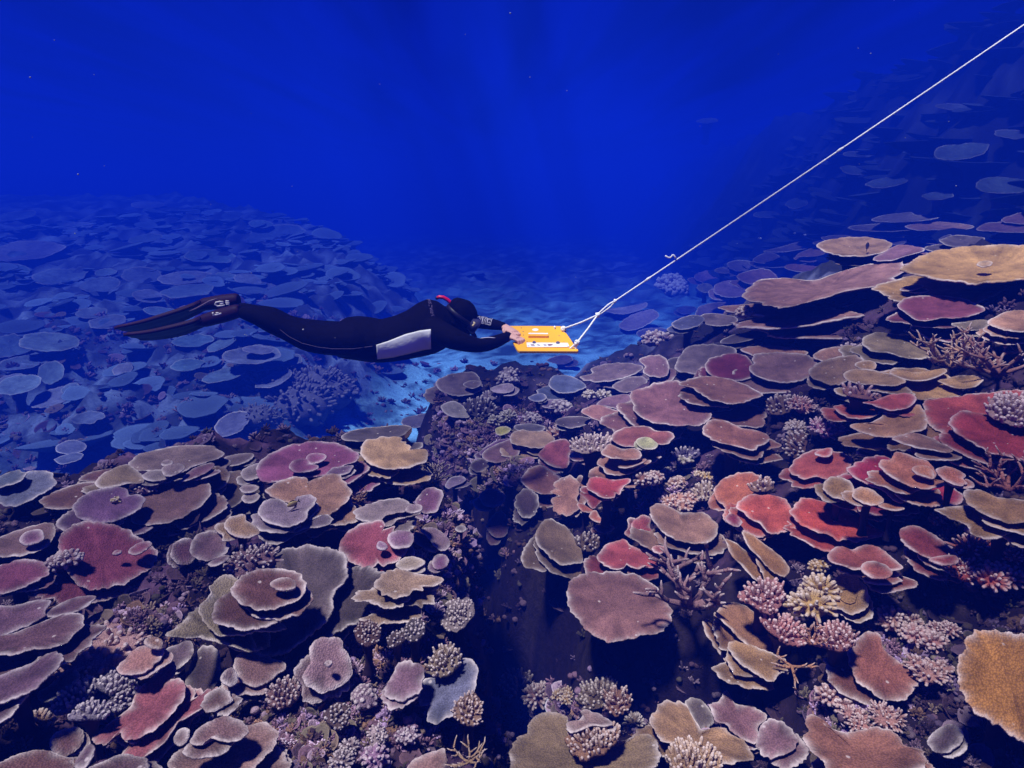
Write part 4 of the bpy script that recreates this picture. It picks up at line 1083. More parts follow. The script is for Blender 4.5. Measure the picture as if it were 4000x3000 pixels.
w("B", "1135,1350 1150,1300 1200,1270 1280,1265 1350,1290 1360,1360 1330,1400 1250,1420 1180,1410", (134, 104, 138))
w("B", "1040,1400 1060,1360 1110,1370 1140,1410 1110,1435 1060,1430", (130, 104, 140))
p("B", (140, 124, 146), "lilac-grey arching table coral right of the big plum one", "1420,1260 1480,1240 1560,1250 1640,1310 1680,1370 1660,1420 1600,1440 1540,1400 1480,1320", lift=.08)
p("B", "purple", "small purple round table coral on the slope above the gully's left wall", "1520,1540 1550,1480 1620,1470 1665,1510 1650,1570 1590,1600 1540,1590")
cl(1630, 2170, 38, (150, 124, 160), "violet knobbly coral between the plum and the lilac-grey plates", nf=90, fat=.1, ln=.45)
p("B", (150, 148, 136), "grey-green small table coral under the violet knobbly coral", "1205,1560 1260,1510 1350,1490 1450,1520 1460,1550 1400,1590 1320,1612 1250,1600", lift=.09)
p("B", "slate", "small slate plate coral alone at the gully's left wall", "1720,1250 1750,1225 1800,1225 1820,1255 1790,1280 1740,1275")
p("A", (122, 104, 104), "brown-grey table coral cut by the left edge, above the plum ones", "-150,1440 -100,1350 0,1320 130,1270 300,1220 440,1195 480,1230 460,1330 380,1420 200,1480 60,1490 -60,1490", lift=.07)
w("A", "165,1350 190,1300 260,1265 350,1255 385,1300 370,1350 290,1385 210,1393", (124, 88, 120))
p("A", (138, 74, 98), "large plum-red table coral with small ledges on it, left side", "560,1260 700,1190 900,1200 1100,1260 1300,1400 1370,1440 1375,1500 1320,1560 1230,1640 1150,1690 1000,1750 820,1775 700,1750 640,1700 580,1600 500,1450", lift=.06)
w("A", "1105,1445 1150,1475 1220,1460 1300,1400 1310,1370 1260,1360 1180,1380", "plum")
w("A", "970,1470 1000,1440 1050,1440 1050,1460 1000,1475", "plum")
p("A", (132, 78, 108), "plum table coral at the left edge below the brown-grey one", "-120,1780 -60,1600 60,1550 180,1515 300,1520 420,1560 420,1640 330,1700 200,1760 60,1805 -60,1810", lift=.09)
cl(245, 2195, 58, (140, 114, 136), "mauve knobbly coral between the two plum plates at left", nf=100, fat=.12, ln=.4, squash=.6)
p("A", (112, 84, 98), "dark mauve table coral left of the round pale-rimmed one", "1475,1450 1500,1380 1560,1340 1640,1330 1700,1400 1680,1520 1620,1560 1540,1555 1490,1510", lift=.07)
p("A", (116, 96, 106), "round mauve-grey table coral with thin pale rim, centre left", "1640,1420 1660,1350 1720,1290 1830,1270 1930,1290 1980,1370 1960,1460 1880,1500 1790,1528 1700,1510 1650,1470", lift=.1)
p("A", (108, 90, 104), "small slim table coral under the round mauve-grey one", "1795,1555 1850,1520 1940,1480 1985,1490 1950,1530 1870,1570 1820,1575", lift=.1)
p("A", (160, 148, 110), "small olive-yellow table coral with a bite out of it", "1935,1220 1960,1170 2030,1135 2120,1130 2130,1180 2200,1220 2240,1290 2150,1330 2050,1320 1970,1280", lift=.1)

# foreground left
p("Z", (92, 88, 92), "biggest dark grey table coral of the foreground, mostly in shadow", "585,1215 605,1190 650,1180 700,1180 745,1200 752,1240 720,1290 715,1330 680,1365 640,1395 600,1417 550,1408 528,1380 560,1320 590,1270", lift=.08)
p("E", (150, 144, 124), "grey-olive table coral with dazzling pale rim, left of the brown swirl", "1715,290 1720,250 1820,160 1815,90 1870,30 1960,-10 2030,0 2100,100 2250,280 2460,430 2430,470 2250,480 2110,505 2000,515 1900,510 1820,460 1740,370", lift=.12)
p("Z", (118, 90, 88), "brown swirl table coral lying over the biggest dark grey one", "500,1275 510,1255 530,1240 560,1230 600,1228 640,1235 660,1255 660,1275 645,1295 610,1310 570,1318 530,1308 505,1290", lift=.16)
w("Z", "582,1262 600,1250 625,1248 640,1258 635,1272 605,1275")
cl(985, 2200, 88, (122, 96, 112), "mauve bushy coral standing above the brown swirl", nf=260, fat=.055, ln=.4, squash=.8, lift=.1)
p("E", (112, 92, 108), "grey-mauve table coral at the left edge, third from bottom of the stack", "-200,520 -150,300 0,260 150,250 300,210 430,215 400,290 390,340 280,410 120,480 0,530 -100,560", lift=.07)
p("E", (106, 80, 92), "brown-mauve slim table coral right of the left-edge stack", "375,320 460,270 600,200 730,170 830,180 790,230 700,290 560,335 410,355", lift=.07)
p("E", (128, 102, 96), "thin tan table coral sandwiched in the left-edge stack", "-100,740 50,710 200,670 310,650 260,710 150,770 0,810 -80,800")
p("E", (116, 94, 104), "long mauve-grey table coral with bright rim in the left-edge stack", "-250,650 -150,540 0,520 150,480 330,410 480,350 620,320 700,330 725,370 700,440 620,530 520,600 370,625 240,640 120,680 0,680 -150,700", lift=.12)
p("E", (108, 86, 104), "long violet-brown table coral, lowest of the left-edge stack", "-250,1130 -200,950 0,860 150,800 300,740 420,670 520,660 550,690 500,790 400,890 300,970 180,1040 0,1105 -150,1150", lift=.09)
p("E", (84, 74, 82), "dark shadowed table coral between the pink long one and the round ones", "1680,1050 1770,1050 1900,880 1905,780 1880,640 1750,600 1650,750 1600,900 1600,1000", lift=.03)
p("E", (112, 98, 112), "grey-violet table coral behind the small pinkish bright-rimmed one", "1480,800 1540,800 1640,720 1675,640 1660,580 1600,560 1540,590 1450,620 1400,700 1420,780", lift=.07)
cl(400, 2540, 108, (196, 176, 172), "pinkish-white knobbly coral bed left of the small pinkish plate", nf=200, fat=.075, ln=.3, squash=.5)
cl(330, 2610, 44, (200, 170, 130), "cream sponge-like coral below the pinkish-white bed", nf=60, fat=.13, ln=.35)
p("E", (156, 96, 108), "long pink-mauve table coral with ragged end, foreground left", "780,1410 830,1370 920,1290 1010,1220 1120,1130 1180,1000 1300,880 1400,780 1460,745 1520,790 1500,860 1450,900 1550,880 1600,960 1590,1060 1530,1130 1480,1200 1390,1280 1330,1330 1200,1400 1080,1400 1040,1350 980,1380 920,1450 850,1440", lift=.08)
p("E", (186, 148, 140), "small pinkish table coral with dazzling rim and a curl at its top", "1005,800 1030,760 1080,720 1150,640 1240,600 1330,610 1420,650 1390,710 1330,770 1260,830 1150,855 1050,850", lift=.14)
w("E", "1245,580 1260,540 1320,525 1390,545 1415,590 1390,630 1310,620", "tan")
p("E", (116, 124, 108), "green-grey flat table coral left of the blue-white finger coral", "320,1060 340,1000 420,950 500,880 560,820 650,810 690,870 640,940 560,1010 460,1070 380,1090", lift=.06)
G15 = [("blue-white finger coral, left lobe of the foreground trio", "430,1120 520,1040 680,960 710,890 790,860 860,890 840,970 760,1060 640,1130 560,1180 470,1180"),
       ("blue-white finger coral, right lobe of the foreground trio", "840,950 900,880 960,830 1040,850 1080,890 1170,900 1180,980 1140,1080 1060,1160 960,1165 900,1120 980,1050 900,1000"),
       ("blue-white finger coral, lowest lobe of the foreground trio", "580,1220 680,1130 780,1090 860,1110 930,1110 940,1180 860,1230 760,1230 660,1240")]
for lb, s in G15: fp("E", (168, 172, 196), lb, s, 17, lift=.1, length=1.3)
p("E", (108, 88, 88), "brown-grey ragged table coral right of the long pink-mauve one", "1740,1100 1800,1010 1900,960 2000,1020 2010,1070 1930,1130 1790,1180", tooth=.03)
p("E", (120, 88, 98), "purple-brown table coral at the lower left behind the bottom edge ones", "430,1420 500,1340 600,1310 690,1310 725,1360 710,1450 640,1520 560,1560 460,1540", lift=.07)
p("E", (118, 92, 92), "brown table coral at the bottom left corner", "-100,1680 100,1560 350,1500 560,1560 640,1600 600,1700 300,1760 0,1760", lift=.08)
p("E", (100, 84, 100), "slim violet-grey table coral standing beside the bottom left brown one", "640,1650 690,1540 780,1450 820,1480 800,1570 720,1670", lift=.08)
p("E", (100, 86, 92), "dim grey-brown table coral at the bottom edge, left quarter", "770,1660 900,1600 1050,1540 1200,1560 1285,1590 1250,1680 1000,1760 800,1740", lift=.06)
fp("E", (180, 160, 140), "small cream-edged finger coral above the purple-brown plate, lower left", "290,1220 330,1180 400,1210 470,1240 440,1280 370,1280 310,1250", 17)
p("E", (122, 106, 116), "small mauve-grey lobe coral left of the bottom mauve-grey pair", "1500,1400 1540,1330 1600,1310 1640,1340 1620,1420 1560,1470 1510,1450", lift=.07)
p("E", (134, 114, 112), "large mauve-grey table coral cut by the bottom edge", "1465,1600 1500,1520 1600,1480 1700,1450 1900,1400 2212,1270 2360,1300 2405,1360 2390,1460 2300,1540 2240,1620 2100,1740 1700,1780 1480,1720", lift=.08)
p("E", (128, 104, 108), "lobed mauve table coral lying on the large bottom mauve-grey one", "1645,1420 1690,1340 1800,1260 1950,1210 2080,1250 2150,1310 2100,1400 1990,1430 1900,1420 1820,1400 1740,1460 1670,1450", lift=.13)
p("E", (136, 116, 112), "mauve-tan table coral right of the olive dazzling-rimmed one, below it", "2020,760 2040,700 2100,650 2180,640 2300,690 2440,740 2480,760 2470,800 2400,850 2330,910 2212,960 2120,930 2040,860", lift=.1)
p("E", (110, 92, 104), "small shaded plate coral behind the mauve-tan one", "1905,900 1930,830 2000,790 2050,840 2050,920 1980,955")
p("F", (122, 106, 116), "small mauve plate coral tucked beside the round bright-rimmed one", "320,830 350,780 400,700 450,690 472,730 440,790 370,830", lift=.07)
p("F", (146, 130, 138), "round mauve-grey table coral with brilliant white rim, foreground left of centre", "395,890 420,830 470,740 460,660 480,580 560,535 660,525 740,560 770,640 820,720 832,820 800,900 720,960 600,1005 540,1010 450,950", lift=.12)
w("F", "590,760 610,735 650,735 660,760 630,785", "pale")
fp("F", (152, 124, 130), "speckled pinkish finger coral below the round white-rimmed plate", "90,1040 150,960 250,900 340,910 380,1000 330,1090 240,1140 130,1120", 17)

# foreground centre
p("F", (164, 152, 128), "pale olive ragged table coral left of the gully, under the big plum one", "1020,100 1050,30 1120,-40 1250,-60 1400,-20 1560,0 1610,40 1570,80 1450,90 1440,120 1370,120 1290,170 1180,195 1150,160 1090,165 1080,130", lift=.09, tooth=.03)
fp("F", (176, 174, 180), "pale grey-white lobed finger coral on the gully's left wall", "1590,350 1660,290 1640,230 1750,200 1850,200 1880,260 1880,340 1820,420 1740,480 1650,460 1600,410", 15, length=1.0)
fp("F", (122, 98, 96), "round brown fuzzy finger coral in the foreground rubble", "850,480 880,410 960,380 1040,410 1080,480 1050,570 970,600 890,570", 14, length=1.0)
fp("F", (118, 116, 124), "slate-grey fuzzy finger coral right of the round brown one", "1255,510 1290,430 1360,370 1440,390 1460,450 1430,530 1340,570 1280,560", 14, length=1.0)
fp("F", (106, 96, 100), "dark grey fuzzy finger coral between the brown and slate ones", "1130,560 1180,490 1260,480 1290,540 1230,600 1160,610", 14, length=1.0)
p("F", (104, 118, 152), "steel-blue table coral with torn left side, foreground centre", "1395,1060 1420,960 1460,880 1560,880 1640,800 1740,740 1820,705 1890,740 1920,820 1900,930 1880,1010 1800,1060 1740,1110 1700,1200 1620,1240 1560,1280 1480,1250 1490,1120 1420,1120", lift=.08, under=False)
fp("F", (176, 168, 148), "olive-white finger coral on the steel-blue plate's upper left", "1500,800 1480,760 1560,640 1640,590 1720,610 1770,680 1760,760 1680,840 1590,870 1510,850", 16, lift=.12)
p("F", (126, 104, 124), "lavender-grey round table coral left of the steel-blue one", "1110,1000 1140,920 1190,830 1230,750 1330,735 1420,760 1455,840 1440,930 1420,1000 1350,1040 1260,1085 1180,1070 1130,1040", lift=.1, tooth=.025)
fp("F", (178, 156, 136), "beige finger coral at the steel-blue plate's lower right", "1700,1190 1750,1080 1830,1030 1900,1025 1940,1090 1950,1180 1930,1280 1860,1300 1760,1260", 15, lift=.1)
fp("F", (116, 102, 104), "dark grey fuzzy finger coral low in the foreground rubble", "580,1200 640,1130 730,1090 810,1150 800,1250 720,1330 650,1290 600,1250", 15, length=1.0)
cl(1420, 2720, 60, (138, 122, 150), "violet-grey rubble coral knob below the lavender round plate", nf=60, fat=.14, ln=.3, squash=.6)
cl(1480, 2880, 40, (190, 186, 196), "white-speckled knob coral in the rubble near the bottom edge", nf=60, fat=.1, ln=.35)
cl(1590, 2880, 42, (160, 146, 170), "lilac-white knob coral right of the white-speckled one", nf=60, fat=.12, ln=.35)
cl(1350, 2950, 60, (140, 134, 140), "grey knobbly coral at the bottom edge under the rubble", nf=110, fat=.09, ln=.4)
cl(1460, 2960, 55, (146, 124, 160), "violet stubby coral at the bottom edge", nf=70, fat=.13, ln=.4)
p("F", (140, 118, 118), "mauve-tan table coral at the bottom edge left of the thin staghorn", "1310,1650 1370,1580 1480,1530 1560,1510 1620,1490 1650,1570 1640,1660 1600,1740 1350,1740", lift=.08, tooth=.02)
staghorn(1835, 2960, 85, (178, 160, 124), "thin-armed tan staghorn coral at the bottom edge", nb=6, fat=.06, up=.7, group=GF, lift=.12, depth=2)

p("Z", (140, 112, 112), "great oval mauve-brown table coral overhanging the dark gully", "1225,1275 1235,1250 1265,1238 1310,1235 1370,1240 1420,1270 1450,1320 1448,1345 1425,1365 1380,1375 1330,1387 1285,1375 1250,1340 1228,1310", lift=.1, under=False)
staghorn(2700, 2330, 200, (150, 122, 128), "large grey-mauve staghorn coral with thick branches right of the great oval plate", nb=9, fat=.065, up=.7, group=GF, lift=.1)
cl(2640, 2180, 60, (186, 120, 96), "orange-tan fan coral behind the large staghorn", nf=80, fat=.1, ln=.5)
p("Z", (162, 134, 100), "tan sloping table coral between the large staghorn and the pink finger corals", "1548,1325 1575,1300 1600,1305 1640,1330 1680,1380 1710,1430 1700,1455 1680,1440 1620,1400 1580,1360", lift=.06)
p("Z", (158, 134, 88), "olive-yellow ragged table coral under the tan sloping one", "1570,1395 1590,1385 1640,1400 1690,1420 1705,1440 1690,1455 1660,1470 1625,1450 1595,1430", lift=.09, tooth=.02)
fp("H", (206, 150, 154), "bright pink finger coral, upper left of the pair", "-260,180 -200,110 -100,60 20,30 110,60 140,150 110,250 40,320 -60,310 -150,240 -220,220", 17, lift=.1)
fp("H", (206, 142, 144), "bright pink finger coral, lower middle of the three", "-60,330 40,340 130,330 220,380 270,440 345,520 330,590 240,600 130,560 20,480 -40,420", 17, lift=.1)
cl(3170, 2350, 88, (200, 178, 110), "yellow finger coral behind the pink ones", nf=150, fat=.065, ln=.5, lift=.08)
p("H", (170, 140, 92), "vase-shaped table coral with yellow rim, dark inside", "480,170 560,40 700,-30 840,80 870,200 850,280 780,320 700,325 600,280 520,220", lift=.08, bowl=.3)
p("H", (150, 96, 80), "red-brown table coral beneath the pink finger corals", "690,640 760,560 860,480 960,500 1000,620 1100,720 1230,790 1320,870 1310,940 1240,1010 1180,1070 1110,1080 1000,1065 930,1030 840,960 760,900 720,800", lift=.06)
fp("H", (196, 138, 138), "dusty pink finger coral, rightmost of the three", "390,560 440,480 520,420 600,400 680,420 740,480 755,550 710,620 620,650 500,620 420,590", 16, lift=.12)
staghorn(3165, 2500, 75, (186, 140, 110), "bare pale coral stick standing between the pink finger corals", nb=4, fat=.07, up=.9, group=GF, lift=.16, depth=2)
staghorn(3095, 2590, 70, (190, 150, 110), "small pale forked staghorn in the dark under the pink finger corals", nb=4, fat=.08, up=-.3, group=GF, lift=.12, depth=2)
for x, y, r, lb in [(3520, 2440, 75, "pinkish knobbly rubble coral right of the dusty pink one"), (3610, 2500, 75, "bristly mauve rubble coral left of the mustard plate"), (3640, 2620, 60, "grey-pink rubble coral under the bristly mauve one"), (3690, 2460, 46, "small pink rubble coral nearest the mustard plate"), (3270, 2740, 70, "cream-pink rubble coral above the bottom right brown plate"), (3350, 2820, 60, "white-tipped rubble coral touching the bottom right brown plate"), (3460, 2800, 56, "rust-brown rubble coral right of the white-tipped one")]:
    cl(x, y, r, (176, 138, 134), lb, nf=110, fat=.075, ln=.45, squash=.6)
p("H", (176, 132, 60), "largest mustard-yellow table coral, cut by the right edge", "1640,800 1640,700 1700,640 1700,560 1740,510 1800,475 1900,458 2000,470 2090,490 2140,520 2212,490 2350,560 2500,800 2500,1200 2400,1480 2212,1440 2100,1360 1960,1290 1880,1240 1790,1160 1720,1080 1660,980", lift=.14, under=False)
p("H", "dark", "dark violet table coral in deep shade at the lower right", "1370,1440 1420,1360 1500,1300 1600,1280 1670,1330 1690,1400 1640,1470 1540,1525 1450,1520", lift=.05)
p("H", (146, 110, 88), "ragged brown table coral at the bottom right", "310,1390 340,1330 320,1270 360,1210 440,1215 475,1270 520,1300 640,1350 800,1330 1000,1310 1130,1380 1190,1470 1330,1500 1365,1570 1340,1650 1200,1740 800,1780 550,1720 470,1600 400,1530 340,1480", lift=.1, tooth=.02)

# foreground bottom centre
fp("G", (176, 168, 146), "pale grey-white finger coral at the gully's near end, leftmost", "-90,960 -60,870 0,820 80,820 140,840 170,900 120,950 60,960 20,1040 -60,1040", 16, lift=.08)
fp("G", (140, 128, 104), "olive striped finger coral at the gully's near end", "570,1040 620,960 700,910 830,890 910,930 860,980 800,1020 780,1120 680,1150 600,1110", 16, lift=.08)
fp("G", (176, 140, 116), "brown-cream bristly finger coral right of the olive striped one", "800,1050 850,990 940,975 1010,1030 1030,1100 990,1170 900,1210 830,1160", 16, lift=.1, length=2.0)
cl(2110, 2720, 70, (150, 122, 116), "mauve-brown bristly coral left of the olive striped one", nf=150, fat=.06, ln=.5, squash=.7)
cl(2050, 2790, 46, (166, 146, 100), "yellow-brown bristly coral below the mauve-brown one", nf=90, fat=.08, ln=.5)
cl(2210, 2720, 42, (176, 156, 110), "small olive-yellow bristly coral beside the striped one", nf=90, fat=.08, ln=.5)
cl(2480, 2820, 50, (122, 112, 100), "dark striped finger coral between the bottom olive and tan plates", nf=90, fat=.07, ln=.5)
p("G", (110, 106, 100), "dark green-grey table coral in the tan bottom plate's notch", "1500,1110 1540,1050 1600,1060 1650,1080 1720,1170 1740,1270 1660,1320 1580,1260", lift=.06)
p("G", (142, 112, 122), "mauve bumpy table coral right of the bottom tan plate", "1700,1110 1780,1090 1850,980 1930,1100 2080,1130 2200,1200 2130,1290 2140,1400 2070,1445 1980,1400 1900,1340 1850,1280 1770,1260 1730,1190", lift=.08, tooth=.02)
p("H", (124, 100, 110), "round violet-brown table coral with fuzzy rim, near the bottom", "-100,1420 -60,1290 0,1235 80,1245 160,1280 225,1350 255,1420 220,1500 120,1550 20,1575 -60,1540", lift=.1, tooth=.025)
p("G", (170, 140, 104), "large tan two-lobed table coral at the bottom centre right", "1215,1200 1250,1130 1330,1075 1420,1090 1500,1100 1540,1180 1600,1270 1650,1330 1750,1310 1850,1320 1920,1380 2020,1430 2050,1470 2080,1540 2050,1590 1900,1625 1750,1600 1600,1520 1400,1460 1280,1400 1210,1310", lift=.11, tooth=.018)
p("G", (148, 130, 102), "huge olive-tan table coral at the bottom edge with pale rim", "-30,1600 10,1480 60,1400 125,1350 130,1290 200,1220 310,1180 420,1185 480,1210 480,1280 600,1400 800,1430 1000,1420 1080,1380 1160,1370 1230,1410 1260,1480 1300,1560 1290,1620 1150,1700 800,1750 300,1760 0,1720", lift=.11, tooth=.015, under=False)
fp("G", (184, 150, 120), "brown-and-white finger coral nested in the huge olive-tan plate", "465,1380 540,1340 700,1300 860,1290 920,1340 910,1410 840,1480 800,1530 700,1550 640,1590 540,1540 490,1470", 17, lift=.15)
p("G", (150, 138, 140), "small lavender lobed plate coral above the brown-and-white finger coral", "465,1310 490,1260 570,1250 610,1200 590,1170 650,1150 700,1180 760,1190 830,1240 880,1270 800,1300 700,1290 620,1320 540,1350 490,1345", lift=.16)
fp("G", (206, 184, 146), "cream finger coral with long ridges at the bottom edge", "1340,1540 1360,1480 1450,1440 1560,1440 1680,1490 1780,1540 1810,1600 1790,1680 1600,1740 1450,1720 1370,1640", 18, lift=.16, length=2.0)

# ------------------------------------------------------------------ rubble and low growth between the colonies (uncountable)
def icosa():
    t = (1 + 5 ** .5) / 2
    v = np.array([(-1, t, 0), (1, t, 0), (-1, -t, 0), (1, -t, 0), (0, -1, t), (0, 1, t), (0, -1, -t), (0, 1, -t), (t, 0, -1), (t, 0, 1), (-t, 0, -1), (-t, 0, 1)], float)
    f = [(0, 11, 5), (0, 5, 1), (0, 1, 7), (0, 7, 10), (0, 10, 11), (1, 5, 9), (5, 11, 4), (11, 10, 2), (10, 7, 6), (7, 1, 8), (3, 9, 4), (3, 4, 2), (3, 2, 6), (3, 6, 8), (3, 8, 9), (4, 9, 5), (2, 4, 11), (6, 2, 10), (8, 6, 7), (9, 8, 1)]
    v /= np.linalg.norm(v[0])
    v = list(map(tuple, v)); cache = {}; out = []
    def mid(a, b):
        k = (min(a, b), max(a, b))
        if k not in cache:
            m = (np.array(v[a]) + np.array(v[b])) / 2
            v.append(tuple(m / np.linalg.norm(m))); cache[k] = len(v) - 1
        return cache[k]
    for a, b, c in f:
        x, y, z = mid(a, b), mid(b, c), mid(c, a)
        out += [(a, x, z), (b, y, x), (c, z, y), (x, y, z)]
    return np.array(v), np.array(out)
ICV, ICF = icosa()

def build_rubble():
    pal = np.array([lin(c) for c in [(104, 76, 88), (90, 66, 74), (126, 98, 112), (108, 90, 78), (132, 108, 134), (80, 60, 70), (156, 130, 142), (118, 88, 70), (96, 84, 70)]])
    n = 9500
    px = np.c_[rng.uniform(-500, 4500, n), rng.uniform(1150, 3350, n)]
    m = 5800                                                    # thickest on the open rock of the near mound and around the rubble patches
    spots = np.array([(1450, 2650, 330, 260), (1150, 2900, 300, 120), (650, 2800, 250, 150), (1750, 2200, 130, 220), (550, 2420, 200, 90), (2150, 2800, 250, 110), (2560, 1900, 150, 110), (3480, 2600, 170, 170), (3330, 2780, 120, 80), (2080, 1650, 170, 110), (2750, 2860, 200, 90), (3850, 2200, 130, 80), (1800, 1720, 110, 130), (1980, 1800, 120, 120)])
    k = rng.choice(len(spots), m, p=np.array([9, 4, 3, 4, 2, 3, 2, 3, 2, 3, 1, 1, 3, 3]) / 43)
    px = np.vstack([px, spots[k, :2] + rng.normal(0, .55, (m, 2)) * spots[k, 2:]])
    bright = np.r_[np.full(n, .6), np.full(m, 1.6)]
    d = rays(px)
    ts = np.geomspace(1.0, 24, 460)
    Pz = ts[None, :, None] * d[:, None, :]
    B = Pz[..., 2] < height(Pz[..., 0], Pz[..., 1])
    first = np.where(B.any(1), B.argmax(1), -1)
    vs_, ts_, qs_, cs_ = [], [], [], []
    off = 0
    for i in range(len(px)):
        if first[i] < 1: continue
        t = ts[first[i]]
        c = d[i] * t
        if float(sandiness(c[0], c[1])) > 0.5 and rng.random() < 0.35: continue
        if i < n and 2000 < px[i, 0] < 3100 and 2150 < px[i, 1] < 2850 and rng.random() < .8: continue
        if i < n and c[0] > -.4 and float(height0(c[0], c[1])) < -2.75 and c[1] < 6 and rng.random() < .8: continue
        r = rng.uniform(9, 30) * t / F_PX * (0.7 if t > 7 else 1)
        colr = pal[rng.integers(len(pal))] * rng.uniform(0.55, 1.1) * bright[i]
        kind = rng.random()
        if kind < 0.42:                                         # knobbly nodules
            for q in range(int(rng.integers(2, 5))):
                cc = c + rng.normal(0, .5, 3) * r * np.array([1, 1, .35])
                V = ICV * (1 + 0.10 * rng.standard_normal((len(ICV), 1))) * np.array([1, 1, .8]) * r * rng.uniform(.3, .6)
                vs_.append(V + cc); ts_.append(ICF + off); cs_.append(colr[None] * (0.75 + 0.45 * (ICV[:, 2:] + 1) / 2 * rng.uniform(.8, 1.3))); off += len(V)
        elif kind < 0.86:
            g = int(rng.integers(10, 24))
            A = np.c_[rng.normal(0, .6, (g, 2)), rng.uniform(.4, 1, g)]; A /= np.linalg.norm(A, axis=1)[:, None]
            V, Q, T, rim = finger_arrays(c + A * r * 0.25, A, r * rng.uniform(.6, 1.2, g), np.full(g, r * .15), 5)
            vs_.append(V); qs_.append(Q + off); ts_.append(T + off); cs_.append(colr[None] * (0.75 + 1.1 * rim[:, None])); off += len(V)
        else:
            g = 16
            a = np.linspace(0, 2 * np.pi, g, endpoint=False)
            nn = np.array([0, -.25, 1.0]) + rng.normal(0, .3, 3); nn /= np.linalg.norm(nn)
            e1, e2 = basis(nn)
            rr = r * 1.4 * (1 + .12 * np.sin(2 * a + rng.uniform(0, 6)) + .05 * rng.standard_normal(g))
            ring = lambda f, z: c + f * rr[:, None] * (np.cos(a)[:, None] * e1 + np.sin(a)[:, None] * e2) + nn * (z * r)
            V = np.vstack([ring(.3, .25), ring(.85, .36), ring(1, .42), ring(.95, .33), ring(.3, -.5)])
            h = np.arange(g); k2 = (h + 1) % g
            Q = np.vstack([np.c_[s * g + h, (s + 1) * g + h, (s + 1) * g + k2, s * g + k2] for s in range(4)])
            T = np.array([[0, j, j + 1] for j in range(1, g - 1)])
            vs_.append(V); qs_.append(Q + off); ts_.append(T + off)
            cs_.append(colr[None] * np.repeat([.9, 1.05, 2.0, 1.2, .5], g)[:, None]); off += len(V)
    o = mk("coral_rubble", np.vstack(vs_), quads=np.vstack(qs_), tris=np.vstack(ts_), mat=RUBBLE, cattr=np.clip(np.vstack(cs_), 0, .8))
    tag(o, "low coral rubble and small growth between the plates", kind="stuff")
build_rubble()

def build_far_growth():
    vs_, qs_, ts_, cs_ = [], [], [], []
    off = 0
    n = 2600
    lx = np.c_[rng.uniform(-30, -2, n), rng.uniform(9, 52, n)]
    wx_ = np.c_[rng.uniform(5, 22, 700), rng.uniform(10, 45, 700)]
    for j, (x, y) in enumerate(np.vstack([lx, wx_])):
        if abs(x) > .95 * y: continue
        z = float(height(x, y))
        if float(sandiness(x, y)) > .3 or z < -5.0: continue
        if j < n and float(fbm(np.array(x), np.array(y), .35, 3, 91)) < rng.uniform(-.22, .12): continue
        r = rng.uniform(.15, .45) * rng.choice([1, 1, 1.6]) * (1 if j < n else 1.5)
        g = 18
        a = np.linspace(0, 2 * np.pi, g, endpoint=False)
        nn = np.array([0, -.12, 1.0]) + rng.normal(0, .12, 3); nn /= np.linalg.norm(nn)
        e1, e2 = basis(nn)
        rr = r * (1 + .14 * np.sin(2 * a + rng.uniform(0, 6)) + .08 * np.sin(3 * a + rng.uniform(0, 6)) + .04 * rng.standard_normal(g))
        c = np.array([x, y, z + r * rng.uniform(.1, .5)])
        ring = lambda f, q: c + f * rr[:, None] * (np.cos(a)[:, None] * e1 + np.sin(a)[:, None] * e2) + nn * (q * r)
        V = np.vstack([ring(.3, -.05), ring(.9, .02), ring(1, .05), ring(.96, 0), ring(.25, -.3), ring(.2, -.9)])
        h = np.arange(g); k2 = (h + 1) % g
        Q = np.vstack([np.c_[s * g + h, (s + 1) * g + h, (s + 1) * g + k2, s * g + k2] for s in range(5)])
        T = np.array([[0, i, i + 1] for i in range(1, g - 1)])
        colr = lin((72, 88, 114)) * rng.uniform(.6, 1.4) * (1 if j < n else .2)  # distance haze painted as blue; wall plates darkened to look dim
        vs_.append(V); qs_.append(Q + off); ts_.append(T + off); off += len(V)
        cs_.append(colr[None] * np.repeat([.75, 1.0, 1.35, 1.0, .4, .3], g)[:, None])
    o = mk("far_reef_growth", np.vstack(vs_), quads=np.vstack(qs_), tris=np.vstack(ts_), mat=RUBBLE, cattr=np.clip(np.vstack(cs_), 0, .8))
    tag(o, "blurred mass of plate corals on the hazy far reef", kind="stuff")
build_far_growth()

def build_specks():
    n = 70
    d = rays(np.c_[rng.uniform(-300, 4300, n), rng.uniform(-200, 1700, n)])
    c = d * rng.uniform(1.2, 5.0, n)[:, None]
    r = rng.uniform(.0008, .0019, n)
    V = (ICV[None, :12] * r[:, None, None] + c[:, None]).reshape(-1, 3)
    F = np.array([(0, 11, 5), (0, 5, 1), (0, 1, 7), (0, 7, 10), (0, 10, 11), (1, 5, 9), (5, 11, 4), (11, 10, 2), (10, 7, 6), (7, 1, 8), (3, 9, 4), (3, 4, 2), (3, 2, 6), (3, 6, 8), (3, 8, 9), (4, 9, 5), (2, 4, 11), (6, 2, 10), (8, 6, 7), (9, 8, 1)])
    T = (F[None] + 12 * np.arange(n)[:, None, None]).reshape(-1, 3)
    o = mk("drifting_particles", V, tris=T, mat=simple("drift", (150, 150, 160), .9, .1))
    tag(o, "tiny pale particles drifting in the water", kind="stuff")
build_specks()

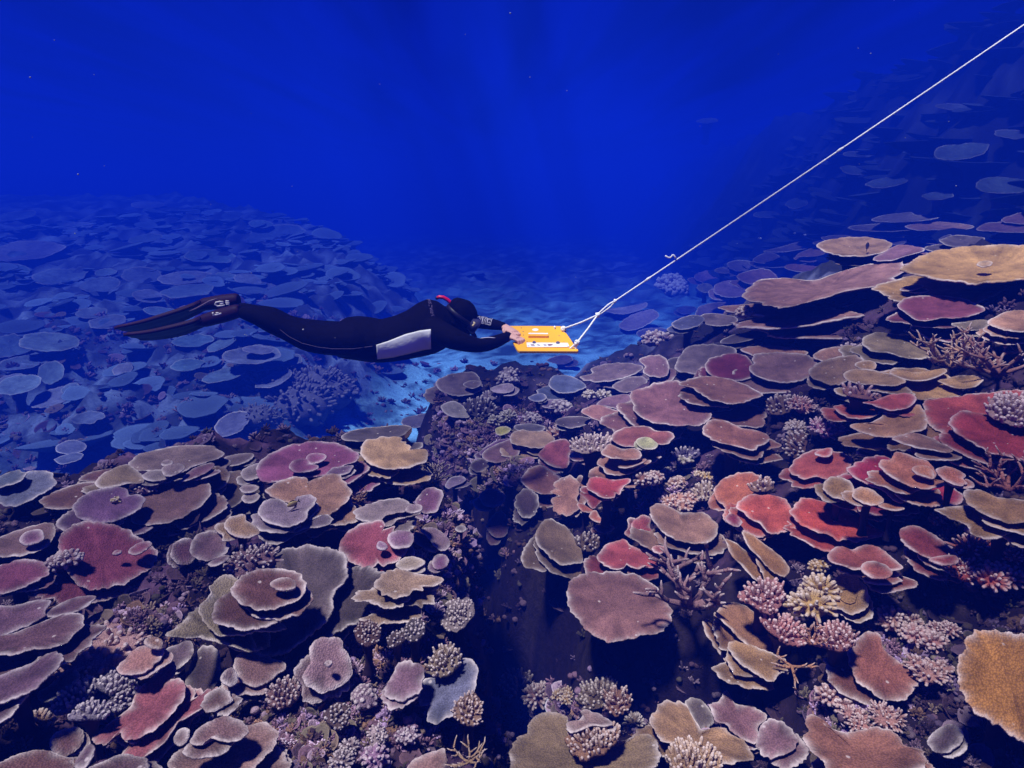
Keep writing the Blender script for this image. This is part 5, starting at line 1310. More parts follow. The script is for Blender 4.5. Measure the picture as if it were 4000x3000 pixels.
# ------------------------------------------------------------------ fish
def fish(px, py, lpx, heading, colour, label, near=0.9, group=None, stripe=None, Y=None):
    dist, d = hit(px, py)
    s = dist * near
    for Q, qp, qn in PLACED:
        if inside(Q, np.array([px]), np.array([py]))[0]:
            s = min(s, (qp @ qn) / min(d @ qn, -0.05) * 0.97)
    L = lpx * s / F_PX
    xs = np.array([0, .06, .18, .34, .52, .7, .82, .88])
    hh = np.array([.01, .09, .17, .22, .2, .12, .055, .05])
    ww = hh * np.array([.6, .6, .55, .5, .45, .4, .4, .3])
    b = Bag()
    P = np.c_[(0.45 - xs) * L, np.zeros(8), np.zeros(8)]
    V, Q, T = tube(P, np.c_[ww * L, hh * L], 10)
    b.add(V, Q, T)
    def fin(poly, th=.008):
        A = np.array([(x * L, 0, z * L) for x, z in poly])
        o = np.array([0, th * L, 0]); m = len(A)
        V = np.vstack([A + o, A - o])
        i = np.arange(m); k = (i + 1) % m
        T = np.array([[0, j, j + 1] for j in range(1, m - 1)] + [[m, m + j + 1, m + j] for j in range(1, m - 1)])
        return V, np.c_[i, m + i, m + k, k], T
    body = b
    root_loc = Vector(d * s)
    m = simple("fish_skin", colour, .5, .4, mott=.3, mscale=30)
    root = body.build("reef_fish", m)
    f2 = Bag()
    f2.add(*fin([(-.42, .04), (-.58, .18), (-.53, 0), (-.58, -.18), (-.42, -.04)]))
    f2.add(*fin([(.2, .17), (.05, .3), (-.2, .24), (-.3, .1), (0, .15)]))
    f2.add(*fin([(.05, -.2), (-.1, -.3), (-.28, -.2), (-.3, -.1), (-.1, -.15)]))
    f2.build("fins", m if stripe is None else simple("fish_fin", stripe, .5, .3), root, smooth=False)
    root.location = root_loc
    root.rotation_euler = (0, R(heading[1]), R(heading[0]))
    return tag(root, label, "fish", group)
fish(1143, 1968, 48, (200, 20), (150, 128, 70), "small yellowish reef fish in the gap of the lavender plate", stripe=(24, 20, 26))
fish(3388, 962, 52, (60, -20), (20, 16, 24), "black reef fish hovering over the round tan plate")
for x, y, l, h, lb in [(2970, 932, 16, 20, "tiny pale fish lowest beside the rope over the right crest"), (3105, 912, 16, 40, "tiny pale fish nearest the fish plate, upper left of it"), (3145, 918, 14, 10, "tiny pale fish just right of another above the crest"), (2880, 953, 12, 30, "tiny pale fish furthest left over the right crest")]:
    fish(x, y, l, (h, 10), (210, 208, 214), lb, near=.85, group="tiny pale fish over the right crest")

# ------------------------------------------------------------------ tow board
NC = lambda s: np.array([[float(t) for t in q.split(",")] for q in s.split()]) * .22604 + np.array([1900, 1100])
BN = np.array([-0.03, -math.sin(R(13)), math.cos(R(13))]); BN /= np.linalg.norm(BN)
B0 = np.array(at(2130, 1330, 4.97))
def onb(P, h=0.0):
    """pixels onto the board's upper face, raised by h"""
    d = rays(P)
    t = ((B0 + BN * h) @ BN) / (d @ BN)
    return d * t[:, None]

BOARD = simple("board_plastic", (255, 182, 6), .38, .45, .15, 40, .05, 6)
WHITE = simple("white_plastic", (238, 236, 232), .5, .3)
GREYP = simple("grey_plastic", (92, 86, 112), .5, .3)
INK = simple("pencil_ink", (132, 96, 104), .9, .1)
ROPE = simple("rope_fibre", (252, 248, 236), .85, .1, .8, 220, .12, 60)

def prism(top, h, n=BN, bevel=0.004):
    """closed solid below the outline `top`, with a small chamfer"""
    top = np.asarray(top); m = len(top)
    c = top.mean(0)
    ins = top + (c - top) / np.linalg.norm(c - top, axis=1)[:, None] * bevel
    V = np.vstack([ins, top - n * bevel, top - n * (h - bevel), ins - n * h])
    i = np.arange(m); k = (i + 1) % m
    Q = np.vstack([np.c_[r * m + i, (r + 1) * m + i, (r + 1) * m + k, r * m + k] for r in range(3)])
    return V, Q, m

def ngon(name, V, Q, m, mat, parent, origin, smooth=False):
    me = bpy.data.meshes.new(name)
    faces = [tuple(int(x) for x in q) for q in Q] + [tuple(range(m)), tuple(range(4 * m - 1, 3 * m - 1, -1))]
    me.from_pydata([tuple(v) for v in (V - origin)], [], faces)
    me.update(); me.validate()
    me.materials.append(mat)
    o = bpy.data.objects.new(name, me)
    return link(o, parent)

def build_board():
    out = NC("392,764 800,762 1280,767 1304,776 1308,792 1300,818 1312,846 1330,864 1375,878 1440,965 1510,1075 1522,1130 1560,1160 1586,1172 1590,1186 1575,1198 570,1196 540,1182 522,1160 500,1120 456,1040 602,1022 592,985 560,940 500,865 440,800")
    root = empty("tow_board", B0)
    tag(root, "orange-yellow plastic tow board gripped in the diver's hands", "tow board")
    V, Q, m = prism(onb(out), .022)
    ngon("deck", V, Q, m, BOARD, root, B0)
    def slab(name, s, h, mat, up=0.0, smooth=False):
        V, Q, m = prism(onb(NC(s), h + up), h - .0005, bevel=min(.002, h * .3))
        return ngon(name, V, Q, m, mat, root, B0)
    slab("pencil_ledge", "724,908 1068,912 1066,936 724,934", .02, BOARD)
    slab("ledge_cap", "726,884 1066,888 1066,906 726,902", .0235, WHITE, .0)
    sheet = slab("data_sheet", "694,1052 1405,1058 1440,1126 704,1130", .004, WHITE)
    for k, s in enumerate(["762,1078 822,1080 826,1090 766,1088", "772,1098 836,1100 838,1110 778,1110", "870,1080 915,1086 916,1091 872,1086", "882,1096 930,1100 932,1106 886,1103",
                           "985,1080 1035,1082 1036,1088 986,1086", "990,1094 1040,1098 1042,1106 996,1104", "1060,1082 1110,1076 1150,1084 1140,1098 1090,1110 1060,1100", "712,1106 740,1108 740,1112 712,1110",
                           "1042,1070 1050,1070 1050,1078 1042,1078", "1062,1070 1068,1070 1068,1078 1062,1078", "1380,1068 1400,1070 1402,1074 1382,1072", "1400,1112 1436,1114 1436,1120 1402,1118"]):
        V, Q, mm = prism(onb(NC(s), .0052), .0011, bevel=.0002)
        ngon("pencil_mark", V, Q, mm, INK, sheet, B0)
    a = np.linspace(0, 2 * np.pi, 24, endpoint=False)
    for name, cx, cy, rx, ry, h, mat in [("sticker", 846, 830, 54, 22, .0022, WHITE), ("bolt", 1180, 772, 16, 12, .02, WHITE), ("clip", 825, 1038, 30, 15, .012, GREYP), ("clip", 1235, 1044, 34, 16, .012, GREYP),
                                     ("screw", 604, 796, 12, 3, .0035, GREYP), ("screw", 636, 858, 12, 3, .0035, GREYP), ("screw", 640, 920, 7, 7, .0035, INK), ("screw", 1255, 930, 7, 7, .0035, INK), ("screw", 704, 1034, 7, 7, .0035, INK), ("screw", 1340, 1042, 7, 6, .0035, INK)]:
        P = np.c_[cx + rx * np.cos(a), cy + ry * np.sin(a)] * .22604 + np.array([1900, 1100])
        V, Q, mm = prism(onb(P, h), h - .0004, bevel=min(.002, h * .3))
        ngon(name, V, Q, mm, mat, root, B0, True)
    # moulded groove line around the writing field
    g = onb(NC("612,955 640,1000 690,1136 1000,1138 1430,1140"), .0015)
    b = Bag(); b.add(*tube(g, .0016, 6)); b.build("moulded_ridge", BOARD, root, B0)
    return root
build_board()

# ------------------------------------------------------------------ rope
def strand(P, r, lay=0.02):
    """laid rope: a tube whose radius ripples along its length"""
    P = np.asarray(P, float)
    s = np.r_[0, np.cumsum(np.linalg.norm(np.diff(P, axis=0), axis=1))]
    n = int(max(8, min(260, s[-1] / 0.014)))
    u = np.linspace(0, s[-1], n)
    Q = np.c_[[np.interp(u, s, P[:, i]) for i in range(3)]].T
    return tube(Q, r * (1 + .07 * np.sin(np.arange(n) * 2.2)), 8)

def knot(c, r, b, k=3):
    for j in range(k):
        a = np.linspace(0, 2 * np.pi * 1.05, 20)
        n1 = rng.standard_normal(3); n1 /= np.linalg.norm(n1)
        e1, e2 = basis(n1)
        P = c + 1.25 * r * (np.cos(a)[:, None] * e1 + np.sin(a)[:, None] * e2)
        b.add(*tube(P, r * .8, 7))

def build_rope():
    Yd = 4.97
    k_far = onb(np.array([[2201.0, 1284.0]]), .02)[0]
    k_near = np.array(at(2254, 1338, float(onb(np.array([[2250.0, 1362.0]]))[0][1])))
    j = np.array(at(2334, 1231, 5.05)); e1 = np.array(at(2380, 1194, 5.07)); e2 = np.array(at(2402, 1176, 5.08))
    end = np.array(at(4160, -12, 5.4))
    root = empty("tow_rope", j)
    tag(root, "taut white tow rope running from the board to the upper right", "rope")
    L = Bag()
    mid = e2 + (end - e2) * .5 + np.array([0, 0, -.012])
    t = np.linspace(0, 1, 40)[:, None]
    line = e2 * (1 - t) ** 2 + 2 * t * (1 - t) * mid + end * t ** 2
    L.add(*strand(line, .0056)); L.build("line", ROPE, root, j)
    b = Bag(); b.add(*strand([j + np.array([0, 0, .006]), e1 + np.array([-.004, 0, .012]), e2], .0062)); b.add(*strand([j - np.array([0, 0, .006]), e1 + np.array([.006, 0, -.012]), e2], .0062))
    b.build("doubled_end", ROPE, root, j)
    for a, c in ((k_far, "bridle"), (k_near, "bridle")):
        b = Bag(); b.add(*strand([j, (j + a) / 2 + np.array([0, 0, -.006]), a], .0068)); b.build(c, ROPE, root, j)
    f1, f2 = onb(np.array([[2226.0, 1360.0], [2246.0, 1362.0]]), .002)
    b = Bag(); b.add(*strand([k_near, f1 - BN * .006], .0075)); b.add(*strand([k_near, f2 - BN * .03], .0065)); b.build("board_loop", ROPE, root, j)
    for c, r in ((j, .011), (k_near, .011), (k_far, .011), (e2, .008)):
        b = Bag(); knot(c, r, b); b.build("knot", ROPE, root, j)
    b = Bag(); q = onb(np.array([[2196.0, 1279.0], [2208.0, 1293.0]]), .014); b.add(*tube(np.vstack([q, q[:1] + .001]), .010, 8)); b.build("toggle", ROPE, root, j)
    X = lambda s: np.array([at(2500 + float(a) * .13562, 900 + float(c) * .13562, 5.12) for a, c in (q.split(",") for q in s.split())])
    b = Bag(); b.add(*tube(X("1030,800 1000,750 960,710 935,712 905,760 870,785 820,785 770,755 725,735"), .0062, 8)); b.build("loose_end", ROPE, root, j)
    # two splices along the line
    for f in (.10, .52):
        c = line[int(f * 39)]; dv = line[int(f * 39) + 1] - c; dv /= np.linalg.norm(dv)
        b = Bag(); b.add(*tube([c - dv * .03, c, c + dv * .03], [.006, .0105, .006], 8)); b.build("splice", ROPE, root, j)
build_rope()

# ------------------------------------------------------------------ diver
SUIT = simple("neoprene", (10, 5, 9), .85, .06, .9, 16, .3, 9)
PANEL = simple("grey_neoprene", (236, 234, 226), .8, .2, .4, 30, .14, 7)
PRINT = simple("white_print", (206, 200, 216), .6, .3)
FAINT = simple("worn_print", (120, 104, 136), .7, .2)
SKIN = simple("skin", (214, 164, 146), .55, .3, .15, 60, .06, 12)
RUBBER = simple("black_rubber", (24, 16, 24), .45, .4, .2, 30, .15, 8)
FINM = simple("fin_rubber", (44, 18, 34), .6, .12, .2, 14, .25, 5)
RED = simple("red_plastic", (232, 20, 62), .35, .5)
CHROME = simple("pale_buckle", (236, 228, 214), .3, .5)
AMBER = simple("amber_plastic", (240, 214, 150), .3, .5)
GLASS = simple("mask_glass", (40, 44, 64), .08, .8)
YD, K = 5.05, 1.148

def remeshed(name, bag, mat, parent, origin, voxel=.011, smooth=8):
    src = bag.build("raw", None)
    m = src.modifiers.new("r", 'REMESH'); m.mode = 'VOXEL'; m.voxel_size = voxel; m.use_smooth_shade = True
    s = src.modifiers.new("s", 'SMOOTH'); s.iterations = smooth; s.factor = .5
    dg = bpy.context.evaluated_depsgraph_get()
    me = bpy.data.meshes.new_from_object(src.evaluated_get(dg), depsgraph=dg)
    bpy.data.objects.remove(src, do_unlink=True)
    me.name = name
    tree = BVHTree.FromPolygons([v.co.copy() for v in me.vertices], [tuple(f.vertices) for f in me.polygons])
    me.transform(Matrix.Translation(-Vector(origin)))
    me.materials.clear(); me.materials.append(mat)
    o = bpy.data.objects.new(name, me)
    link(o, parent)
    return o, tree

def limb(bag, joints, seg=16):
    """tapering limb through (px, py, Y, radius): smooth path"""
    J = np.array([[*at(a, b, y), r * K] for a, b, y, r in joints])
    n = len(J); t = np.arange(n); u = np.linspace(0, n - 1, 6 * (n - 1) + 1)
    S = np.empty((len(u), 4))
    for c in range(4):
        m = np.gradient(J[:, c])
        i = np.minimum(u.astype(int), n - 2); f = u - i
        h00, h10, h01, h11 = 2 * f ** 3 - 3 * f ** 2 + 1, f ** 3 - 2 * f ** 2 + f, -2 * f ** 3 + 3 * f ** 2, f ** 3 - f ** 2
        S[:, c] = h00 * J[i, c] + h10 * m[i] + h01 * J[i + 1, c] + h11 * m[i + 1]
    bag.add(*tube(S[:, :3], np.maximum(S[:, 3], .004), seg))
    a, b2 = J[0], J[-1]
    for q in (a, b2):
        V = ICV * q[3] * .98 + q[:3]
        bag.add(V, None, ICF)

def ball(bag, c, r):
    bag.add(ICV * np.asarray(r) * K + np.asarray(c), None, ICF)

def build_diver():
    tube0 = globals()['tube']
    tube = lambda P, r, seg=8: tube0(P, np.asarray(r) * K, seg)
    O = np.array(at(1600, 1290, YD))
    root = empty("person", O)
    tag(root, "person in a black wetsuit with grey side panel, towed flat behind the yellow board", "person")
    mpp = float((at(1601, 1300, YD) - at(1600, 1300, YD)).length)
    B = Bag()
    # trunk: elliptical rings from hips to shoulders
    secs = [(1322, 1258, 1392, .12), (1350, 1240, 1400, .145), (1395, 1235, 1405, .165), (1440, 1239, 1412, .165), (1485, 1248, 1415, .158), (1540, 1234, 1411, .165),
            (1590, 1212, 1403, .18), (1630, 1184, 1395, .192), (1668, 1168, 1388, .195), (1705, 1176, 1378, .185), (1738, 1198, 1362, .15), (1762, 1226, 1330, .1)]
    rings = []
    a = np.linspace(0, 2 * np.pi, 28, endpoint=False)
    for x, t, b, hw in secs:
        T_, B_ = np.array(at(x, t, YD)), np.array(at(x, b, YD))
        c = (T_ + B_) / 2; up = (T_ - B_) / 2
        rings.append(c + np.sin(a)[:, None] * up + np.cos(a)[:, None] * np.array([0, hw * K, 0]))
    V = np.vstack(rings + [[rings[0].mean(0)], [rings[-1].mean(0)]]); m = 28; n = len(rings)
    i = np.arange(m); k = (i + 1) % m
    Q = np.vstack([np.c_[r * m + i, r * m + k, (r + 1) * m + k, (r + 1) * m + i] for r in range(n - 1)])
    T = np.vstack([np.c_[np.full(m, n * m), k, i], np.c_[np.full(m, n * m + 1), (n - 1) * m + i, (n - 1) * m + k]])
    B.add(V, Q, T)
    # legs (thigh, knee, calf, ankle)
    limb(B, [(1395, 1330, YD - K * .085, .108), (1290, 1328, YD - K * .085, .102), (1205, 1316, YD - K * .08, .096), (1125, 1286, YD - K * .075, .078), (1060, 1256, YD - K * .07, .076), (1000, 1234, YD - K * .065, .058), (950, 1222, YD - K * .06, .043)])
    limb(B, [(1395, 1318, YD + K * .085, .108), (1290, 1310, YD + K * .085, .1), (1205, 1298, YD + K * .09, .092), (1125, 1272, YD + K * .1, .074), (1060, 1240, YD + K * .1, .072), (1000, 1222, YD + K * .1, .055), (945, 1205, YD + K * .1, .042)])
    # arms: shoulder, elbow, cuff
    nw = onb(np.array([[1990.0, 1314.0]]), .025)[0]; fw = onb(np.array([[1970.0, 1276.0]]), .02)[0]
    limb(B, [(1690, 1290, YD - K * .15, .088), (1735, 1308, YD - K * .2, .078), (1790, 1330, YD - K * .24, .066), (1868, 1349, YD - K * .23, .0475), (1930, 1337, YD - K * .16, .044), (1984, 1314, nw[1], .034)])
    limb(B, [(1715, 1238, YD + K * .14, .082), (1780, 1240, YD + K * .2, .064), (1850, 1254, YD + K * .24, .05), (1920, 1266, YD + K * .22, .041), (1966, 1275, fw[1], .03)])
    # neck
    limb(B, [(1725, 1250, YD, .085), (1765, 1244, YD, .072), (1800, 1238, YD, .07)])
    suit, tree = remeshed("wetsuit", B, SUIT, root, O, .011, 6)
    # hooded head
    H = Bag()
    hc = np.array(at(1806, 1226, YD))
    ball(H, hc, (.098, .088, .104)); ball(H, at(1788, 1196, YD), (.058, .062, .06)); ball(H, at(1830, 1232, YD), (.064, .078, .075)); ball(H, at(1824, 1268, YD), (.062, .066, .066))
    ball(H, at(1798, 1262, YD), (.072, .074, .08)); ball(H, at(1770, 1255, YD), (.07, .08, .075)); ball(H, at(1822, 1296, YD), (.034, .044, .03))
    remeshed("hood", H, SUIT, root, O, .009, 5)
    # face between hood and mask: brow, cheeks, nose, lips, chin
    fdir = np.array([.80, 0, -.60]); fup = np.array([.60, 0, .80]); sd = np.array([0, -1.0, 0])
    FD, FU, SD = fdir * K, fup * K, sd * K
    fc = np.array(at(1842, 1262, YD))
    F = Bag()
    ball(F, fc - FD * .02, (.05, .06, .06)); ball(F, fc + FD * .028 - FU * .018, (.014, .013, .016)); ball(F, fc + FD * .02 - FU * .048, (.012, .02, .008)); ball(F, fc + FD * .012 - FU * .066, (.02, .024, .018))
    for s in (-1, 1): ball(F, fc + SD * s * .034 + FD * .014, (.016, .013, .012))
    remeshed("face", F, SKIN, root, O, .006, 3)
    # mask: skirt, frame, lens, strap, buckle
    def frame_pt(u, v, dd): return fc + (sd * u + fup * v + fdir * dd) * K
    prof = [(-.072, -.03), (-.05, -.046), (-.018, -.042), (0, -.028), (.018, -.042), (.05, -.046), (.072, -.03), (.078, .008), (.066, .04), (.03, .05), (-.03, .05), (-.066, .04), (-.078, .008)]
    M = Bag()
    pr = np.array(prof); m = len(pr)
    rr = [(1.0, -.012), (1.02, .02), (1.0, .044), (.86, .05), (.84, .042)]
    V = np.vstack([[frame_pt(u * f, v * f, z) for u, v in pr] for f, z in rr])
    i = np.arange(m); k = (i + 1) % m
    Q = np.vstack([np.c_[r * m + i, r * m + k, (r + 1) * m + k, (r + 1) * m + i] for r in range(len(rr) - 1)])
    M.add(V, Q)
    mask = M.build("dive_mask", simple("mask_silicone", (70, 66, 92), .5, .4), root, O)
    G = Bag(); Vg = np.array([frame_pt(u * .85, v * .85, .044) for u, v in pr] + [frame_pt(0, 0, .045)])
    G.add(Vg, None, np.c_[np.full(m, m), i, k]); G.build("lens", GLASS, mask)
    mask_children = mask.children
    for c in mask_children: c.data.transform(Matrix.Translation(-Vector(O)))
    a2 = np.linspace(0, 2 * np.pi, 40)
    st = np.array([hc + (np.array([.0, .097 * math.cos(t), 0]) + fdir * (.112 * math.sin(t)) - fup * .012) * K for t in a2])
    s_ = Bag(); s_.add(*tube(st, np.tile([.004, .014], (40, 1)), 8)); s_.build("strap", RUBBER, mask, O)
    bk = Bag(); X = lambda s, y: np.array([at(1840 + float(p_) * .05425, 1210 + float(q_) * .05425, y) for p_, q_ in (z.split(",") for z in s.split())])
    bk.add(*tube(X("170,880 245,930 255,1000 200,1090 140,1150 70,1150", YD - K * .098), [.003, .006, .0068, .0075, .008, .004], 8)); bk.build("strap_buckle", AMBER, mask, O)
    # snorkel
    S = Bag()
    Y2 = YD + K * .075
    limbp = [at(*q, Y2) for q in [(1706, 1164), (1716, 1160), (1732, 1162), (1748, 1171), (1762, 1184), (1785, 1212), (1812, 1250), (1836, 1290)]]
    S.add(*tube(np.array(limbp), [.0105, .0125, .013, .013, .013, .0125, .0125, .012], 12))
    sn = S.build("snorkel", RED, root, O)
    S2 = Bag(); S2.add(*tube(np.array([at(1838, 1284, YD + K * .05), at(1846, 1300, YD + K * .03), at(1853, 1312, YD + K * .02), at(1858, 1320, YD + K * .02)]), [.016, .0155, .015, .012], 12)); S2.build("purge_tube", RUBBER, sn, O)
    S3 = Bag(); S3.add(*tube(np.array([at(1702, 1167, Y2), at(1709, 1163, Y2)]), [.009, .0125], 12)); S3.build("snorkel_tip", RUBBER, sn, O)

    # printed panel and lettering lie on the cloth
    def on_suit(P, lift=.003, Yq=None):
        out = []
        for px_, py_ in P:
            d = Vector(rays((px_, py_))[0])
            loc, nor, idx, dist = tree.ray_cast(Vector((0, 0, 0)), d)
            if loc is None or dist > 7:
                q = at(px_, py_, Yq or YD - K * .15)
                loc, nor, idx, dist = tree.find_nearest(q)
            if nor.dot(d) > 0: nor = -nor
            out.append(np.array(loc + nor * lift))
        return np.array(out)
    nu, nv = 30, 12
    u = np.linspace(0, 1, nu)
    tx, ty = np.interp(u, [0, .25, .55, .8, 1], [1470, 1520, 1585, 1640, 1683]), np.interp(u, [0, .25, .55, .8, 1], [1347, 1331, 1305, 1291, 1286])
    bx, by = np.interp(u, [0, .3, .6, .85, 1], [1474, 1535, 1600, 1655, 1684]), np.interp(u, [0, .3, .6, .85, 1], [1402, 1395, 1380, 1366, 1362])
    G2 = np.array([(tx * (1 - f) + bx * f, ty * (1 - f) + by * f) for f in np.linspace(0, 1, nv)])      # nv,2,nu
    P = np.transpose(G2, (0, 2, 1)).reshape(-1, 2)
    V1, V0 = on_suit(P, .004), on_suit(P, -.004)
    idx = np.arange(nu * nv).reshape(nv, nu)
    q1 = np.stack([idx[:-1, :-1], idx[1:, :-1], idx[1:, 1:], idx[:-1, 1:]], -1).reshape(-1, 4)
    edge = np.r_[idx[0, :], idx[1:, -1], idx[-1, -2::-1], idx[-2:0:-1, 0]]
    e2 = np.roll(edge, -1); nn = nu * nv
    mk("side_panel", np.vstack([V1, V0]) - O, quads=np.vstack([q1, q1[:, ::-1] + nn, np.c_[edge, e2, e2 + nn, edge + nn]]), mat=PANEL, parent=suit)
    def strokes(name, x0, y0, k, lines, r, mat, lift=.002, Yq=None):
        b = Bag()
        for s in lines:
            Pq = np.array([[float(t) for t in q.split(",")] for q in s.split()]) * k + np.array([x0, y0])
            D = np.r_[0, np.cumsum(np.linalg.norm(np.diff(Pq, axis=0), axis=1))]
            uu = np.linspace(0, D[-1], max(3, int(D[-1] / 2)))
            Pq = np.c_[np.interp(uu, D, Pq[:, 0]), np.interp(uu, D, Pq[:, 1])]
            b.add(*tube(on_suit(Pq, lift, Yq), r, 6))
        return b.build(name, mat, suit, O)
    strokes("arm_lettering", 1841, 1215, .05425, ["430,375 480,470 530,430 560,395 640,400 600,520 560,620", "600,715 650,700 690,560 740,420 840,440 800,620 755,850", "600,840 740,880 880,915 900,840 950,640 980,560 1040,540 1080,570 1060,680 1000,850 990,930 1130,960",
        "850,445 950,460 1100,490 1190,560 1160,700 1120,940", "1200,560 1290,560 1440,600 1470,640 1540,570", "1190,630 1300,640 1440,665 1470,720 1430,830 1390,820 1270,790 1255,860 1420,890 1400,1010 1200,980 1140,960", "860,460 830,640 790,860", "1210,580 1180,720 1140,940"], .0021, PRINT, .002, YD + K * .2)
    strokes("shoulder_lettering", 1640, 1150, .05425, ["520,370 640,390 700,420 760,470", "700,360 620,480", "590,520 720,490", "590,610 790,550 770,620 840,690", "650,740 690,640", "640,800 700,860", "860,790 870,960", "700,1070 760,1010 910,1000", "760,1040 870,1110", "740,1190 800,1130 930,1140", "760,1260 960,1200", "760,1280 800,1370 860,1320 900,1400 960,1290", "830,1570 920,1500 1010,1460", "1000,1540 1020,1520"], .0018, FAINT)
    b = Bag()
    for s in (["1819,1312 1834,1316 1850,1319 1864,1321", "1874,1324 1890,1320 1908,1316 1926,1312 1940,1309"]):
        Pq = np.array([[float(t) for t in q.split(",")] for q in s.split()])
        pp = []
        for x, y in Pq:
            loc, nor, *_ = tree.find_nearest(at(x, y, YD - K * .2)); pp.append(np.array(loc + nor * .001))
        b.add(*tube(np.array(pp), .0032, 6))
    b.build("sleeve_print", PRINT, suit, O)
    strokes("leg_seam", 0, 0, 1.0, ["1095,1288 1130,1315 1180,1340 1240,1355 1300,1362 1380,1362 1455,1352"], .0011, FAINT)

    # hands: palm, four unequal bent fingers, thumb at the palm's side
    def hand(name, wrist, knuckle, side, flip):
        w0, k0 = np.array(wrist), np.array(knuckle)
        f = k0 - w0; Lh = np.linalg.norm(f); f /= Lh
        sd_ = np.array(side) - f * (np.array(side) @ f); sd_ /= np.linalg.norm(sd_)
        dn = np.cross(f, sd_); dn = -dn if dn[2] > 0 else dn
        cross_ = abs(np.cross(f, [0, 0, 1.0]) @ sd_)
        f, sd_, dn, Lh = f * K, sd_ * K, dn * K, Lh / K
        h = Bag()
        P = np.array([w0 - f * .03, w0, w0 + f * Lh * .5, k0])
        h.add(*tube(P, np.array([[.022, .026], [.022, .027], [.018, .038], [.014, .036]]) if cross_ < .5 else np.array([[.026, .022], [.027, .022], [.038, .018], [.036, .014]]), 14))
        for j, (o, l) in enumerate(zip((-.030, -.010, .010, .029), (.88, 1.0, .95, .76))):
            p0 = k0 + sd_ * o * flip - f * .008
            c1 = p0 + f * .038 * l + dn * .006; c2 = c1 + (f * .35 + dn * .94) * .026 * l; c3 = c2 + (-f * .75 + dn * .66) * .02 * l
            h.add(*tube(np.array([p0, (p0 + c1) / 2, c1, (c1 + c2) / 2, c2, c3]), [.0095, .0092, .0092, .0084, .0082, .0062], 10))
            ball(h, c1, .0094); ball(h, c3, .0064); ball(h, p0, .0102)
        t0 = w0 + f * Lh * .35 + sd_ * .03 * flip * -1
        t1 = t0 + (f * .6 - sd_ * flip * .5 + dn * .3) * .03; t2 = t1 + (f * .8 + dn * .6) * .028; 
        h.add(*tube(np.array([t0, t1, t2]), [.0135, .0112, .0078], 10)); ball(h, t1, .0112); ball(h, t2, .0078)
        remeshed(name, h, SKIN, root, O, .0042, 3)
    hand("hand", nw, onb(np.array([[2024.0, 1323.0]]), .024)[0], (0.1, -1, -.1), 1)
    hand("hand", fw, onb(np.array([[2010.0, 1299.0]]), .022)[0], (0.1, -1, -.1), -1)
    b = Bag(); b.add(*tube(np.array([at(1981, 1336, nw[1] - .02), at(1986, 1333, nw[1] - .025), at(1990, 1330, nw[1] - .022)]), [.004, .006, .004], 8)); b.build("wrist_tab", AMBER, root, O)

    # fins: foot pocket, blade with side rails, strap buckle
    def fin(foot, ang_roll, Yc):
        heel, ball_, tip = [np.array(at(*q, Yc)) for q in foot]
        ax = tip - ball_; ax /= np.linalg.norm(ax)
        sd_ = np.array([0, math.cos(ang_roll), 0]) + np.cross(ax, [0, 1, 0]) * math.sin(ang_roll)
        sd_ = sd_ - ax * (sd_ @ ax); sd_ /= np.linalg.norm(sd_)
        nv_ = np.cross(ax, sd_)
        fr = empty("fin", heel); fr.parent = root; fr.location = Vector(heel - O)
        pk = Bag()
        pk.add(*tube(np.array([heel + (heel - ball_) * .12, heel, heel * .6 + ball_ * .4, ball_, ball_ * .8 + tip * .2]), [.038, .047, .05, .044, .016], 14))
        po, _ = remeshed("foot_pocket", pk, FINM, fr, heel, .008, 4)
        ns = 14; t = np.linspace(0, 1, ns)
        V = []
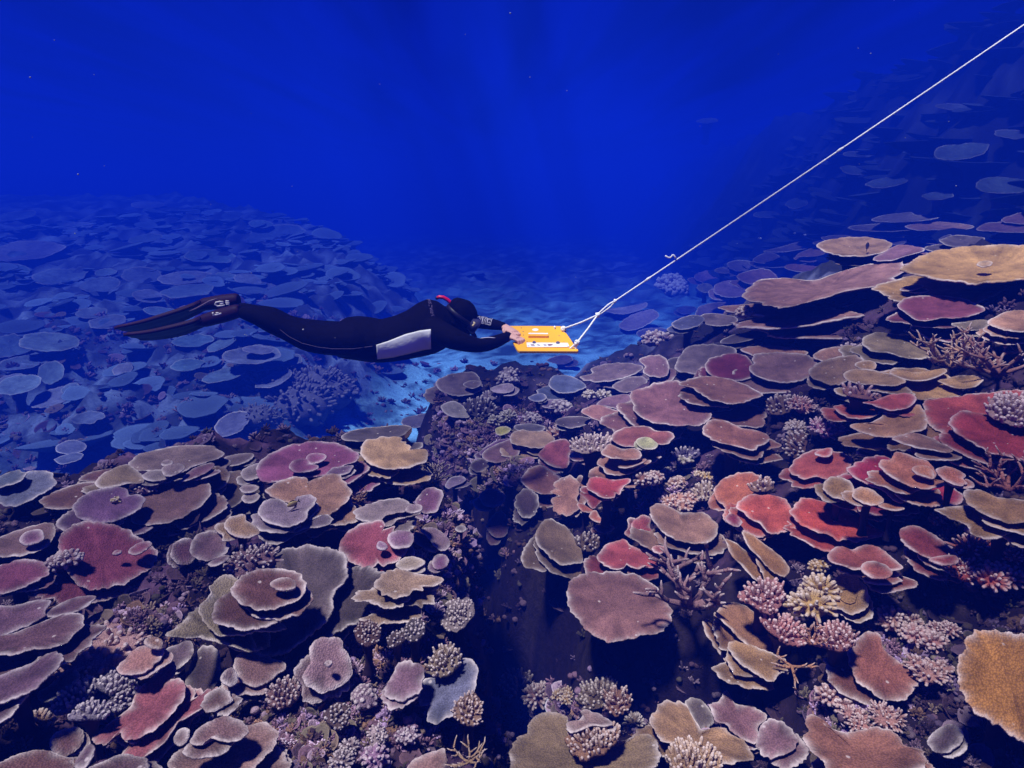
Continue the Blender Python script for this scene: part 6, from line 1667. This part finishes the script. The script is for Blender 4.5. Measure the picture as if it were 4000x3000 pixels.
        for q in t:
            c = ball_ * (1 - q) + tip * q + nv_ * (.03 * math.sin(q * 3.0))
            w_ = .06 + .045 * sm(0, .5, q) - (.0 if q < .93 else .02)
            th = .010 * (1 - .7 * q)
            row = []
            for s in np.linspace(-1, 1, 9):
                rail = .008 * (abs(s) > .9) + .003 * (abs(s) < .15)
                row.append((s, rail))
            V.append([c + (sd_ * s * w_ + nv_ * (th + rl)) * K for s, rl in row] + [c + (sd_ * s * w_ - nv_ * (th + rl)) * K for s, rl in row[::-1]])
        V = np.array(V); mm = V.shape[1]; V = V.reshape(-1, 3)
        i = np.arange(mm); k = (i + 1) % mm
        Q = np.vstack([np.c_[r * mm + i, r * mm + k, (r + 1) * mm + k, (r + 1) * mm + i] for r in range(ns - 1)])
        h = mm // 2
        capq = np.vstack([[[o + j, o + j + 1, o + mm - 2 - j, o + mm - 1 - j] for j in range(h - 1)] for o in (0, (ns - 1) * mm)])
        bb = Bag(); bb.add(V, np.vstack([Q, capq])); bb.build("blade", FINM, fr, heel)
        return fr, heel
    f1, h1 = fin([(920, 1172), (800, 1188), (478, 1288)], R(20), YD + K * .12)
    f2, h2 = fin([(925, 1216), (800, 1252), (514, 1314)], R(20), YD - K * .06)
    def bk(parent, org, lines, y, r):
        b = Bag()
        for s in lines:
            P_ = np.array([at(780 + float(a_) * .09946, 1120 + float(c_) * .09946, y) for a_, c_ in (z.split(",") for z in s.split())])
            b.add(*tube(P_, np.tile([r * .6, r], (len(P_), 1)), 8))
        b.build("strap_buckle", CHROME, parent, org)
    bk(f1, h1, ["930,600 780,590 640,620 600,690 700,770 850,750 980,730", "800,690 880,665 940,660", "1020,570 1150,575", "1020,640 1170,630", "1040,690 1170,690"], YD - K * .0, .006)
    bk(f2, h2, ["500,1010 540,1070 520,1110 640,1110 760,1080 850,1050", "640,1035 760,1040"], YD - K * .125, .0058)
    b = Bag(); b.add(*tube(np.array([at(780 + x_ * .09946, 1120 + y_ * .09946, YD + K * .02) for x_, y_ in [(-400, 960), (-150, 860), (100, 730), (380, 570), (700, 460)]]), [.003, .005, .006, .006, .003], 8)); b.build("rail_highlight", simple("fin_highlight", (120, 96, 104), .4, .4), f1, h1)  # pale strip painted as a highlight along the upper fin
build_diver()
